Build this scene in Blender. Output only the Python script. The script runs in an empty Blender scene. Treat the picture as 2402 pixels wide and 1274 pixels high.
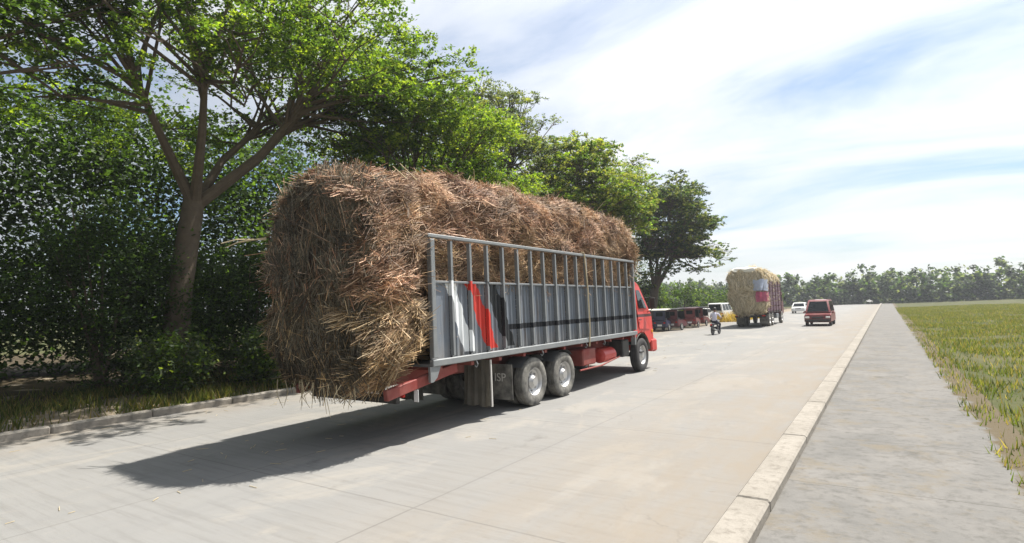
import bpy, bmesh, math, random
import numpy as np
from mathutils import Vector, Matrix, noise
R = math.radians
S = bpy.context.scene
COL = S.collection

# ------------------------------------------------------------------ camera
yaw, pit, rol = 0.58489, 0.06203, -0.03113
f = Vector((-math.sin(yaw)*math.cos(pit), math.cos(yaw)*math.cos(pit), math.sin(pit)))
r = Vector((math.cos(yaw), math.sin(yaw), 0)); u = r.cross(f)
r2 = r*math.cos(rol) + u*math.sin(rol); u2 = -r*math.sin(rol) + u*math.cos(rol)
cam = bpy.data.cameras.new('camera'); cam.lens = 1320.8/2402*36; cam.sensor_width = 36; cam.clip_end = 3000
co = bpy.data.objects.new('camera', cam); COL.objects.link(co)
co.matrix_world = Matrix(((r2.x, u2.x, -f.x, 0), (r2.y, u2.y, -f.y, 0), (r2.z, u2.z, -f.z, 2.162), (0, 0, 0, 1)))
S.camera = co

# ------------------------------------------------------------------ sky, sun, exposure
SUN_EL, SUN_AZ = R(61), R(25)          # azimuth measured from the road direction (+Y) towards +X
w = bpy.data.worlds.new('World'); S.world = w; w.use_nodes = True
nt = w.node_tree; nt.nodes.clear()
def nd(t, typ, **k):
    n = t.nodes.new(typ)
    for a, b in k.items(): setattr(n, a, b)
    return n
def mth(t, op, a, b=None, c=None, clamp=False):
    n = nd(t, 'ShaderNodeMath', operation=op); n.use_clamp = clamp
    for i, v in enumerate((a, b, c)):
        if v is None: continue
        if isinstance(v, (int, float)): n.inputs[i].default_value = v
        else: t.links.new(v, n.inputs[i])
    return n.outputs[0]
def mixc(t, fac, a, b, blend='MIX'):
    n = nd(t, 'ShaderNodeMix', data_type='RGBA', blend_type=blend)
    for s, v in (('Factor', fac), ('A', a), ('B', b)):
        i = [x for x in n.inputs if x.name == s and x.type == ('VALUE' if s == 'Factor' else 'RGBA')][0]
        if isinstance(v, (int, float)): i.default_value = v
        elif isinstance(v, (tuple, list)): i.default_value = (*v[:3], 1)
        else: t.links.new(v, i)
    return [x for x in n.outputs if x.type == 'RGBA'][0]
def nz(t, vec, scale, detail=4, rough=.55, dist=0):
    n = nd(t, 'ShaderNodeTexNoise'); n.inputs['Scale'].default_value = scale; n.inputs['Detail'].default_value = detail
    n.inputs['Roughness'].default_value = rough; n.inputs['Distortion'].default_value = dist
    if vec is not None: t.links.new(vec, n.inputs['Vector'])
    return n.outputs[0]
def ramp(t, v, stops):
    n = nd(t, 'ShaderNodeValToRGB'); t.links.new(v, n.inputs[0]); e = n.color_ramp.elements
    while len(e) < len(stops): e.new(.5)
    for x, (p, c) in zip(e, stops):
        x.position = p; x.color = (*c, 1) if isinstance(c, (tuple, list)) else (c, c, c, 1)
    return n.outputs[0]
def mapping(t, vec, sc=(1, 1, 1), rot=(0, 0, 0), loc=(0, 0, 0)):
    n = nd(t, 'ShaderNodeMapping'); n.inputs['Scale'].default_value = sc; n.inputs['Rotation'].default_value = rot
    n.inputs['Location'].default_value = loc; t.links.new(vec, n.inputs[0]); return n.outputs[0]

sky = nd(nt, 'ShaderNodeTexSky', sky_type='NISHITA', sun_disc=False)
sky.sun_elevation = SUN_EL; sky.sun_rotation = SUN_AZ; sky.dust_density = 1.6; sky.air_density = 1.0; sky.ozone_density = 1.5
tc = nd(nt, 'ShaderNodeTexCoord')
sp = nd(nt, 'ShaderNodeSeparateXYZ'); nt.links.new(tc.outputs['Generated'], sp.inputs[0])
den = mth(nt, 'ADD', mth(nt, 'MAXIMUM', sp.outputs[2], 0.0), 0.16)
cb = nd(nt, 'ShaderNodeCombineXYZ')
nt.links.new(mth(nt, 'DIVIDE', sp.outputs[0], den), cb.inputs[0]); nt.links.new(mth(nt, 'DIVIDE', sp.outputs[1], den), cb.inputs[1])
cv = mapping(nt, cb.outputs[0], sc=(.42, 1.0, 1), rot=(0, 0, R(-28)), loc=(2.3, 1.1, 0))
c1 = nz(nt, cv, 1.25, 7, .58, .5)
cl = ramp(nt, c1, [(.31, 0.0), (.46, .62), (.62, 1.0)])
BG = 0.05
skyc = mixc(nt, 1.0, sky.outputs[0], (1.25, 1.42, 1.55), 'MULTIPLY')
# thin cloud scatters forward: brighter round the sun, greyer away from it
dp = nd(nt, 'ShaderNodeVectorMath', operation='DOT_PRODUCT'); nt.links.new(tc.outputs['Generated'], dp.inputs[0])
dp.inputs[1].default_value = (math.sin(SUN_AZ)*math.cos(SUN_EL), math.cos(SUN_AZ)*math.cos(SUN_EL), math.sin(SUN_EL))
fw = mth(nt, 'POWER', mth(nt, 'MULTIPLY', mth(nt, 'ADD', dp.outputs['Value'], 1.0), .5), 2.0)
fw = mth(nt, 'ADD', mth(nt, 'MULTIPLY', fw, 2.0), .14)
ccol = mixc(nt, 1.0, (8.6, 8.7, 8.8), fw, 'MULTIPLY')
allc = mixc(nt, mth(nt, 'MULTIPLY', cl, .93), skyc, ccol)
bg = nd(nt, 'ShaderNodeBackground'); bg.inputs[1].default_value = BG; nt.links.new(allc, bg.inputs[0])
wo = nd(nt, 'ShaderNodeOutputWorld'); nt.links.new(bg.outputs[0], wo.inputs[0])
sl = bpy.data.lights.new('sun', 'SUN'); sl.energy = 5.0; sl.angle = R(.55); sl.color = (1, .955, .88)
so = bpy.data.objects.new('sun', sl); COL.objects.link(so)
sd = Vector((math.sin(SUN_AZ)*math.cos(SUN_EL), math.cos(SUN_AZ)*math.cos(SUN_EL), math.sin(SUN_EL)))
so.rotation_euler = sd.to_track_quat('Z', 'Y').to_euler(); so.location = sd*60
S.view_settings.view_transform = 'Standard'; S.view_settings.look = 'None'
S.view_settings.exposure = 0.95; S.view_settings.gamma = 1; S.view_settings.use_curve_mapping = False
S.cycles.max_bounces = 7; S.cycles.diffuse_bounces = 3; S.cycles.transparent_max_bounces = 8

# ------------------------------------------------------------------ materials
M = {}
def mat(name, col, rough=.6, metal=0, var=.25, scale=6, bump=0, bscale=40, spec=.4, dust=0, dustcol=(.36, .33, .28)):
    m = bpy.data.materials.new(name); m.use_nodes = True; t = m.node_tree; b = t.nodes['Principled BSDF']
    tcn = nd(t, 'ShaderNodeTexCoord'); o = tcn.outputs['Object']
    n = nz(t, o, scale, 5, .6)
    a = tuple(max(0, c*(1-var)) for c in col); d = tuple(min(1, c*(1+var)) for c in col)
    c = mixc(t, n, a, d)
    if dust:
        c = mixc(t, mth(t, 'MULTIPLY', ramp(t, nz(t, o, scale*.5, 6, .65), [(.3, 0.0), (.7, 1.0)]), dust), c, dustcol)
    t.links.new(c, b.inputs['Base Color'])
    t.links.new(mth(t, 'ADD', mth(t, 'MULTIPLY', n, .2), rough-.1), b.inputs['Roughness'])
    b.inputs['Metallic'].default_value = metal; b.inputs['Specular IOR Level'].default_value = spec
    if bump:
        bp = nd(t, 'ShaderNodeBump'); bp.inputs['Strength'].default_value = bump; bp.inputs['Distance'].default_value = .02
        t.links.new(nz(t, o, bscale, 4, .6), bp.inputs['Height']); t.links.new(bp.outputs[0], b.inputs['Normal'])
    M[name] = m; return m
mat('grey_steel', (.17, .187, .205), .45, .25, .2, 5, dust=.25)
mat('rail_steel', (.20, .215, .225), .5, .2, .2, 5, dust=.2)
mat('red_paint', (.48, .030, .022), .38, 0, .15, 3, dust=.12)
mat('red_chassis', (.23, .022, .017), .65, 0, .35, 5, dust=.45, dustcol=(.20, .16, .13))
mat('black_rubber', (.035, .035, .035), .85, 0, .3, 9, dust=.9, dustcol=(.30, .285, .25))
mat('tyre_clean', (.025, .025, .027), .8, 0, .3, 9, dust=.4, dustcol=(.12, .11, .10))
mat('rim_steel', (.50, .50, .50), .38, .75, .2, 12, dust=.35)
mat('black_metal', (.02, .02, .022), .5, .2, .3, 8, dust=.35, dustcol=(.14, .13, .11))
mat('olive_canvas', (.15, .14, .115), .9, 0, .35, 3, bump=.3, dust=.4)
mat('white_paint', (.75, .75, .74), .4, 0, .08, 3, dust=.1)
mat('dusty_white', (.62, .60, .56), .6, 0, .15, 4, dust=.2)
mat('dark_red_paint', (.16, .018, .022), .35, 0, .2, 3, dust=.2)
mat('maroon_paint', (.11, .02, .03), .4, 0, .25, 3, dust=.2)
mat('blue_paint', (.022, .03, .075), .35, 0, .2, 3, dust=.1)
mat('purple_board', (.075, .022, .05), .6, 0, .3, 4, dust=.2)
mat('silver_paint', (.55, .56, .58), .35, .4, .1, 3)
mat('rope_fibre', (.46, .38, .24), .9, 0, .3, 20)
mat('headlamp', (.75, .75, .7), .15, 0, .1, 8)
mat('amber_lamp', (.7, .25, .02), .2, 0, .1, 8)
mat('red_lamp', (.5, .015, .01), .2, 0, .1, 8)
mat('bark', (.11, .085, .06), .9, 0, .45, 5, bump=.8, bscale=14)
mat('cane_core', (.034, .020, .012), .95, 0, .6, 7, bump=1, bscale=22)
mat('straw_core', (.36, .30, .19), .95, 0, .5, 5, bump=1, bscale=18)
mat('skin', (.24, .12, .07), .55, 0, .1, 5)
mat('shirt_cloth', (.62, .60, .70), .85, 0, .1, 8)
mat('dark_trousers', (.025, .027, .045), .85, 0, .2, 8)
mat('hair', (.012, .010, .010), .5, 0, .2, 30)
mat('rust_roof', (.22, .10, .06), .8, .1, .4, 4, dust=.2)
mat('pale_wall', (.50, .48, .43), .85, 0, .2, 2)
mat('tarp_white', (.72, .70, .62), .6, 0, .15, 2)
mat('tarp_blue', (.58, .63, .74), .6, 0, .15, 2)
mat('bag_pink', (.60, .16, .26), .7, 0, .2, 4)
mat('seat_vinyl', (.03, .03, .035), .5, 0, .2, 8)

def glassm():
    m = mat('dark_glass', (.015, .02, .022), .08, 0, .2, 3, spec=.6); return m
glassm()

# leaves / stalks: colour carried per leaf
def attr_mat(name, trans, rough=.5, tint=(1.25, 1.35, .55), spec=.3):
    m = bpy.data.materials.new(name); m.use_nodes = True; t = m.node_tree; b = t.nodes['Principled BSDF']
    a = nd(t, 'ShaderNodeAttribute', attribute_name='Col'); t.links.new(a.outputs[0], b.inputs['Base Color'])
    b.inputs['Roughness'].default_value = rough; b.inputs['Specular IOR Level'].default_value = spec
    if trans:
        tr = nd(t, 'ShaderNodeBsdfTranslucent'); t.links.new(mixc(t, 1.0, a.outputs[0], tint, 'MULTIPLY'), tr.inputs[0])
        mx = nd(t, 'ShaderNodeMixShader'); mx.inputs[0].default_value = trans
        t.links.new(b.outputs[0], mx.inputs[1]); t.links.new(tr.outputs[0], mx.inputs[2])
        t.links.new(mx.outputs[0], t.nodes['Material Output'].inputs[0])
    M[name] = m
attr_mat('leaf', .60, .5, tint=(1.6, 1.55, .6))
attr_mat('cane', 0.0, .55, spec=.35)
attr_mat('dry_leaf', .25, .7, tint=(1, .9, .7))

def stripes(t, base, y, z, n):
    def band(v, lo, hi): return mth(t, 'MULTIPLY', mth(t, 'GREATER_THAN', v, lo), mth(t, 'LESS_THAN', v, hi))
    wob = mth(t, 'MULTIPLY', mth(t, 'SUBTRACT', n, .5), .012); zz = mth(t, 'ADD', z, wob); wear = mth(t, 'ADD', mth(t, 'MULTIPLY', n, -.3), 1.14, clamp=True)
    for lo, hi, sl_, c in ((.46, .76, .40, (.84, .86, .86)), (1.04, 1.40, .50, (.60, .045, .03)), (1.66, 2.05, .50, (.02, .022, .024))):
        yy = mth(t, 'ADD', mth(t, 'ADD', y, mth(t, 'MULTIPLY', mth(t, 'SUBTRACT', z, 2.62), sl_)), wob)
        base = mixc(t, mth(t, 'MULTIPLY', mth(t, 'MULTIPLY', band(yy, lo, hi), band(zz, 1.36, 2.66)), wear), base, c)
    hs = mth(t, 'MULTIPLY', band(zz, 1.69, 1.80), mth(t, 'GREATER_THAN', y, 2.3))
    return mixc(t, mth(t, 'MULTIPLY', hs, wear), base, (.018, .019, .024))
# panel steel with the painted stripes (truck coordinates)
def panel_mat():
    m = bpy.data.materials.new('striped_panel'); m.use_nodes = True; t = m.node_tree; b = t.nodes['Principled BSDF']
    o = nd(t, 'ShaderNodeTexCoord').outputs['Object']; s = nd(t, 'ShaderNodeSeparateXYZ'); t.links.new(o, s.inputs[0])
    y, z = s.outputs[1], s.outputs[2]
    n = nz(t, o, 4, 6, .65); n2 = nz(t, mapping(t, o, sc=(1, 6, .6)), 3, 5, .6)
    base = mixc(t, n, (.115, .138, .172), (.19, .215, .25))
    base = mixc(t, ramp(t, n2, [(.45, 0.0), (.75, .6)]), base, (.25, .26, .275))
    low = mth(t, 'MULTIPLY', mth(t, 'SUBTRACT', 1.62, z), 3, clamp=True)
    base = mixc(t, mth(t, 'MULTIPLY', low, mth(t, 'ADD', mth(t, 'MULTIPLY', n2, .5), .25)), base, (.30, .28, .25))
    ru = nz(t, mapping(t, o, sc=(1, 9, .5)), 2.2, 6, .7)
    base = mixc(t, ramp(t, ru, [(.52, 0.0), (.70, .7)]), base, (.13, .085, .055))
    base = stripes(t, base, y, z, n)
    t.links.new(base, b.inputs['Base Color']); b.inputs['Roughness'].default_value = .5; b.inputs['Metallic'].default_value = .15
    M['striped_panel'] = m
panel_mat()
def post_mat():
    m = mat('striped_post', (.20, .215, .225), .5, .2, .2, 5, dust=.2); t = m.node_tree; b = t.nodes['Principled BSDF']
    src = b.inputs['Base Color'].links[0].from_socket
    o = nd(t, 'ShaderNodeTexCoord').outputs['Object']; s = nd(t, 'ShaderNodeSeparateXYZ'); t.links.new(o, s.inputs[0])
    oi = nd(t, 'ShaderNodeObjectInfo'); sl_ = nd(t, 'ShaderNodeSeparateXYZ'); t.links.new(oi.outputs['Location'], sl_.inputs[0])
    y = mth(t, 'ADD', s.outputs[1], mth(t, 'SUBTRACT', sl_.outputs[1], 7.21))
    t.links.new(stripes(t, src, y, s.outputs[2], nz(t, o, 4, 6, .65)), b.inputs['Base Color'])
post_mat()
def cab_mat():
    m = mat('cab_paint', (.52, .026, .020), .33, 0, .12, 3, dust=.12); t = m.node_tree; b = t.nodes['Principled BSDF']
    src = b.inputs['Base Color'].links[0].from_socket
    o = nd(t, 'ShaderNodeTexCoord').outputs['Object']; s = nd(t, 'ShaderNodeSeparateXYZ'); t.links.new(o, s.inputs[0])
    bd = mth(t, 'MULTIPLY', mth(t, 'GREATER_THAN', s.outputs[2], 1.70), mth(t, 'LESS_THAN', s.outputs[2], 1.79))
    t.links.new(mixc(t, bd, src, (.06, .012, .012)), b.inputs['Base Color'])
cab_mat()

def road_mat():
    m = bpy.data.materials.new('road_concrete'); m.use_nodes = True; t = m.node_tree; b = t.nodes['Principled BSDF']
    o = nd(t, 'ShaderNodeTexCoord').outputs['Object']; s = nd(t, 'ShaderNodeSeparateXYZ'); t.links.new(o, s.inputs[0])
    x, y = s.outputs[0], s.outputs[1]
    big = nz(t, mapping(t, o, sc=(.5, .16, 1)), 1.0, 6, .6)
    tin = nz(t, mapping(t, o, sc=(.35, 7, 1)), 1.5, 4, .7)
    fine = nz(t, o, 60, 3, .7)
    mid = nz(t, o, 3.5, 6, .65)
    c = mixc(t, big, (.160, .158, .152), (.232, .228, .218))
    c = mixc(t, mth(t, 'MULTIPLY', ramp(t, tin, [(.48, 0.0), (.68, 1.0)]), .45), c, (.125, .12, .112))
    c = mixc(t, mth(t, 'MULTIPLY', ramp(t, mid, [(.55, 0.0), (.72, 1.0)]), .42), c, (.19, .178, .16))
    c = mixc(t, mth(t, 'MULTIPLY', fine, .25), c, (.285, .28, .265))
    # wheel tracks and oil line of the truck lane
    tr = nz(t, mapping(t, o, sc=(1.3, .05, 1)), 1.6, 4, .6)
    c = mixc(t, mth(t, 'MULTIPLY', ramp(t, tr, [(.52, 0.0), (.75, 1.0)]), .28), c, (.15, .15, .15))
    pt = nz(t, mapping(t, o, sc=(.9, .5, 1), loc=(4, 7, 0)), .55, 7, .7, .6)
    c = mixc(t, mth(t, 'MULTIPLY', ramp(t, pt, [(.52, 0.0), (.60, 1.0)]), .38), c, (.30, .275, .235))
    st = nz(t, mapping(t, o, sc=(1, .6, 1), loc=(1, 3, 0)), 1.1, 5, .7)
    c = mixc(t, mth(t, 'MULTIPLY', ramp(t, st, [(.62, 0.0), (.72, 1.0)]), .45), c, (.09, .085, .08))
    # sandy dirt gathered near the right kerb and the left margin
    dn = nz(t, mapping(t, o, sc=(1, .35, 1)), 1.2, 6, .7)
    dr = mth(t, 'MULTIPLY', mth(t, 'ADD', x, 5.6), .27, clamp=True)
    dl = mth(t, 'MULTIPLY', mth(t, 'SUBTRACT', -11.6, x), .5, clamp=True)
    dm = mth(t, 'MULTIPLY', mth(t, 'MAXIMUM', dr, dl), ramp(t, dn, [(.28, 0.0), (.58, 1.0)]))
    sk = ramp(t, nz(t, mapping(t, o, sc=(1.2, 3, 1)), 5, 5, .75), [(.56, 0.0), (.68, 1.0)])
    c = mixc(t, mth(t, 'MULTIPLY', mth(t, 'MULTIPLY', sk, mth(t, 'ADD', mth(t, 'MULTIPLY', dr, .5), .15)), .8), c, (.12, .10, .08))
    c = mixc(t, mth(t, 'MULTIPLY', dm, .85), c, (.205, .175, .138))
    # slab joints and a few cracks
    def joint(v, period, wdt):
        q = mth(t, 'FRACT', mth(t, 'DIVIDE', mth(t, 'ADD', v, mth(t, 'MULTIPLY', mth(t, 'SUBTRACT', mid, .5), .02)), period))
        return mth(t, 'LESS_THAN', q, wdt/period)
    j = mth(t, 'MAXIMUM', joint(y, 4.6, .022), joint(mth(t, 'ADD', x, 13.6), 3.05, .022))
    vo = nd(t, 'ShaderNodeTexVoronoi', feature='DISTANCE_TO_EDGE'); vo.inputs['Scale'].default_value = .22
    wv = nd(t, 'ShaderNodeVectorMath', operation='ADD'); t.links.new(o, wv.inputs[0])
    nn = nd(t, 'ShaderNodeTexNoise'); nn.inputs['Scale'].default_value = 1.3; nn.inputs['Detail'].default_value = 6; t.links.new(o, nn.inputs[0])
    t.links.new(nn.outputs[1], wv.inputs[1]); t.links.new(wv.outputs[0], vo.inputs['Vector'])
    ck = mth(t, 'MULTIPLY', mth(t, 'LESS_THAN', vo.outputs[0], .0016), ramp(t, big, [(.50, 0.0), (.6, .5)]))
    jc = mth(t, 'MULTIPLY', mth(t, 'MAXIMUM', j, ck), mth(t, 'ADD', mth(t, 'MULTIPLY', dn, .8), .10), clamp=True)
    c = mixc(t, mth(t, 'MULTIPLY', jc, .75), c, (.08, .075, .068))
    t.links.new(c, b.inputs['Base Color']); b.inputs['Roughness'].default_value = .85; b.inputs['Specular IOR Level'].default_value = .25
    h = mth(t, 'SUBTRACT', mth(t, 'ADD', mth(t, 'MULTIPLY', fine, .5), tin), mth(t, 'MULTIPLY', jc, 2))
    bp = nd(t, 'ShaderNodeBump'); bp.inputs['Strength'].default_value = .35; bp.inputs['Distance'].default_value = .012
    t.links.new(h, bp.inputs['Height']); t.links.new(bp.outputs[0], b.inputs['Normal'])
    M['road_concrete'] = m
road_mat()
def soil_mat(name, cols, scale, bump=.8):
    m = bpy.data.materials.new(name); m.use_nodes = True; t = m.node_tree; b = t.nodes['Principled BSDF']
    o = nd(t, 'ShaderNodeTexCoord').outputs['Object']
    a = nz(t, o, scale, 8, .65); b2 = nz(t, o, scale*9, 6, .7)
    c = mixc(t, ramp(t, a, [(.38, 0.0), (.62, 1.0)]), cols[0], cols[1])
    c = mixc(t, ramp(t, b2, [(.5, 0.0), (.7, .8)]), c, cols[2])
    if name == 'paving':
        sx = nd(t, 'ShaderNodeSeparateXYZ'); t.links.new(o, sx.inputs[0])
        jj = mth(t, 'LESS_THAN', mth(t, 'FRACT', mth(t, 'DIVIDE', mth(t, 'ADD', sx.outputs[1], mth(t, 'MULTIPLY', b2, .03)), 2.4)), .006)
        c = mixc(t, mth(t, 'MULTIPLY', jj, .7), c, (.06, .055, .045))
        c = mixc(t, ramp(t, nz(t, o, 1.7, 7, .75), [(.52, 0.0), (.66, .6)]), c, (.17, .142, .10))
        c = mixc(t, ramp(t, nz(t, o, .9, 6, .7, .8), [(.56, 0.0), (.70, .55)]), c, (.07, .067, .06))
        ed = mth(t, 'MULTIPLY', mth(t, 'SUBTRACT', mth(t, 'ADD', sx.outputs[0], mth(t, 'MULTIPLY', a, 1.2)), 1.62), 9, clamp=True)
        c = mixc(t, ed, c, (.10, .08, .05))
    t.links.new(c, b.inputs['Base Color']); b.inputs['Roughness'].default_value = .95; b.inputs['Specular IOR Level'].default_value = .15
    bp = nd(t, 'ShaderNodeBump'); bp.inputs['Strength'].default_value = bump; bp.inputs['Distance'].default_value = .05
    t.links.new(b2, bp.inputs['Height']); t.links.new(bp.outputs[0], b.inputs['Normal']); M[name] = m
soil_mat('dirt', ((.20, .162, .115), (.26, .225, .175), (.12, .095, .065)), .6)
soil_mat('field', ((.055, .064, .022), (.085, .080, .034), (.040, .048, .017)), .25)
soil_mat('litter', ((.055, .042, .026), (.085, .066, .040), (.032, .030, .014)), .8)
soil_mat('kerb_concrete', ((.235, .215, .185), (.285, .262, .228), (.155, .138, .115)), 1.2, .35)
soil_mat('paving', ((.14, .136, .128), (.18, .172, .16), (.10, .096, .088)), .9, .35)

# ------------------------------------------------------------------ mesh helpers
def link_mesh(name, me, m=None, parent=None, loc=None):
    o = bpy.data.objects.new(name, me); COL.objects.link(o)
    if m: me.materials.append(M[m] if isinstance(m, str) else m)
    if parent: o.parent = parent
    if loc: o.location = loc
    return o
def obj(name, bm, m, parent=None, smooth=False, loc=None):
    me = bpy.data.meshes.new(name); bmesh.ops.recalc_face_normals(bm, faces=bm.faces[:])
    if smooth:
        for fc in bm.faces: fc.smooth = True
    bm.to_mesh(me); bm.free()
    if smooth: me.set_sharp_from_angle(angle=R(38))
    return link_mesh(name, me, m, parent, loc)
def B(): return bmesh.new()
def box(bm, c, s, bev=0, rot=None):
    mt = Matrix.Translation(c) @ (rot if rot else Matrix.Identity(4)) @ Matrix.Diagonal((*s, 1))
    g = bmesh.ops.create_cube(bm, size=1, matrix=mt)
    if bev:
        es = list({e for v in g['verts'] for e in v.link_edges})
        bmesh.ops.bevel(bm, geom=es, offset=bev, segments=1, affect='EDGES')
    return bm
def bar(bm, a, b, wd, ht, up=(0, 0, 1), bev=0):
    a, b = Vector(a), Vector(b); d = (b-a); L = d.length; d.normalize(); up = Vector(up)
    x = up.cross(d).normalized(); z = d.cross(x)
    m = Matrix(((x.x, d.x, z.x), (x.y, d.y, z.y), (x.z, d.z, z.z))).to_4x4()
    return box(bm, (a+b)/2, (wd, L, ht), bev, m)
def tube(bm, pts, rad, n=8, cap=True):
    pts = [Vector(p) for p in pts]; rad = rad if isinstance(rad, (list, tuple)) else [rad]*len(pts)
    rings = []; prev = None
    for i, p in enumerate(pts):
        d = (pts[min(i+1, len(pts)-1)]-pts[max(i-1, 0)]).normalized()
        if prev is None: a = d.orthogonal().normalized()
        else:
            a = (prev - d*prev.dot(d))
            a = a.normalized() if a.length > 1e-5 else d.orthogonal().normalized()
        prev = a; b = d.cross(a)
        rings.append([bm.verts.new(p + (a*math.cos(2*math.pi*k/n) + b*math.sin(2*math.pi*k/n))*rad[i]) for k in range(n)])
    for q in range(len(rings)-1):
        for k in range(n): bm.faces.new((rings[q][k], rings[q][(k+1) % n], rings[q+1][(k+1) % n], rings[q+1][k]))
    if cap:
        bm.faces.new(rings[0][::-1]); bm.faces.new(rings[-1])
    return bm
def lathe_x(bm, prof, c, n=32, close=False):
    """profile of (x, radius) turned about the X axis through c"""
    c = Vector(c); rings = []
    for (x, rr) in prof:
        rings.append([bm.verts.new(c + Vector((x, rr*math.cos(2*math.pi*k/n), rr*math.sin(2*math.pi*k/n)))) for k in range(n)])
    rng = range(len(rings) if close else len(rings)-1)
    for q in rng:
        A, Bq = rings[q], rings[(q+1) % len(rings)]
        for k in range(n): bm.faces.new((A[k], A[(k+1) % n], Bq[(k+1) % n], Bq[k]))
    if not close:
        for rg, fl in ((rings[0], True), (rings[-1], False)):
            bm.faces.new(rg[::-1] if fl else rg)
    return bm
def prism_x(bm, poly, x0, x1, bev=0):
    """polygon of (y, z) extruded along X"""
    A = [bm.verts.new((x0, y, z)) for y, z in poly]; Bv = [bm.verts.new((x1, y, z)) for y, z in poly]; n = len(poly)
    fs = [bm.faces.new(A[::-1]), bm.faces.new(Bv)]
    for k in range(n): fs.append(bm.faces.new((A[k], A[(k+1) % n], Bv[(k+1) % n], Bv[k])))
    if bev:
        bmesh.ops.recalc_face_normals(bm, faces=fs)
        bmesh.ops.bevel(bm, geom=list({e for q in fs for e in q.edges}), offset=bev, segments=2, affect='EDGES')
    return bm
def np_mesh(name, verts, faces, cols=None):
    me = bpy.data.meshes.new(name); k = faces.shape[1]
    me.vertices.add(len(verts)); me.vertices.foreach_set('co', verts.astype(np.float32).ravel())
    me.loops.add(faces.size); me.loops.foreach_set('vertex_index', faces.astype(np.int32).ravel())
    me.polygons.add(len(faces)); me.polygons.foreach_set('loop_start', np.arange(0, faces.size, k, dtype=np.int32))
    me.update(calc_edges=True)
    if cols is not None:
        at = me.color_attributes.new('Col', 'FLOAT_COLOR', 'POINT')
        at.data.foreach_set('color', np.concatenate([cols, np.ones((len(cols), 1))], 1).astype(np.float32).ravel())
    me.validate(); return me
def empty(name, loc, rz=0):
    o = bpy.data.objects.new(name, None); COL.objects.link(o); o.location = loc; o.rotation_euler = (0, 0, rz); o.empty_display_size = .3
    return o
def tag(o, label, cat, group=None, kind=None):
    o['label'] = label; o['category'] = cat
    if group: o['group'] = group
    if kind: o['kind'] = kind
    return o
def struct(o): o['kind'] = 'structure'; return o
def copy_tree(o, parent=None):
    c = o.copy(); COL.objects.link(c); c.parent = parent
    for ch in list(o.children): copy_tree(ch, c)
    return c
def vn(p, s=1.0, off=0):
    return noise.noise(Vector((p[0]*s+off, p[1]*s, p[2]*s)))

# ------------------------------------------------------------------ ground, road, kerb
ROAD_L, ROAD_R = -13.5, -1.38
def grid(name, x0, x1, y0, y1, nx, ny, zf, m):
    xs = np.linspace(x0, x1, nx); ys = np.linspace(y0, y1, ny)
    v = np.array([(x, y, zf(x, y)) for y in ys for x in xs])
    i = np.arange(nx*ny).reshape(ny, nx)
    fc = np.stack([i[:-1, :-1], i[:-1, 1:], i[1:, 1:], i[1:, :-1]], -1).reshape(-1, 4)
    me = np_mesh(name, v, fc); me.polygons.foreach_set('use_smooth', [True]*len(me.polygons))
    return struct(link_mesh(name, me, m))
grid('ground', -900, 900, -300, 1500, 3, 3, lambda x, y: -.12, 'field')
grid('road', ROAD_L, ROAD_R, -30, 330, 3, 19, lambda x, y: 0.0, 'road_concrete')
def vz(x, y):
    e = ROAD_L - x                                     # distance from the road edge
    k = min(max((e-.1)/1.2, 0), 1)
    calm = 1 if y < 34 else .25
    return -.02 + k*(.16*calm*(1+.8*vn((x, y, 0), .7)) + .05*vn((x, y, 3), 2.5)) + (min(e-.5, 6)*.03*calm if e > .5 else 0)
grid('verge', -30, ROAD_L+.25, -20, 130, 84, 300, lambda x, y: (vz(x, y) if x < ROAD_L-.05 else -.03+.02*vn((x, y, 0), 3)+ (0.025 if vn((x*1.5, y*.8, 5), 1) > .15 else 0)), 'dirt')
rsk = random.Random(2)
kb = B()
yk = -12
while yk < 200:
    L = 3.0
    box(kb, (ROAD_R+.16, yk+L/2, .055), (.32, L-.012, .31), .025); yk += L
struct(obj('kerb', kb, 'kerb_concrete'))
grid('forest_floor', -40, -15.9, -20, 130, 50, 150, lambda x, y: (vz(x, y) if x > -30 else .3)+.03+.04*vn((x, y, 1), 1.7), 'litter')
kb = B(); yk = -12
while yk < 33:
    if not 20 < yk < 22: box(kb, (ROAD_L-.08, yk+.9, .03), (.2, 1.79, .24), .03, Matrix.Rotation(R(rsk.uniform(-.6, .6)), 4, 'Z'))
    yk += 1.8
struct(obj('kerb', kb, 'kerb_concrete'))
grid('pavement', ROAD_R+.30, 1.5, -30, 200, 2, 3, lambda x, y: .09, 'paving')
def rz_(x, y): return .055 + .12*vn((x, y, 9), .25) + (x-1.4)*.012
grid('roadside_bank', 1.48, 60, -20, 220, 30, 80, rz_, 'field')

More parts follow.
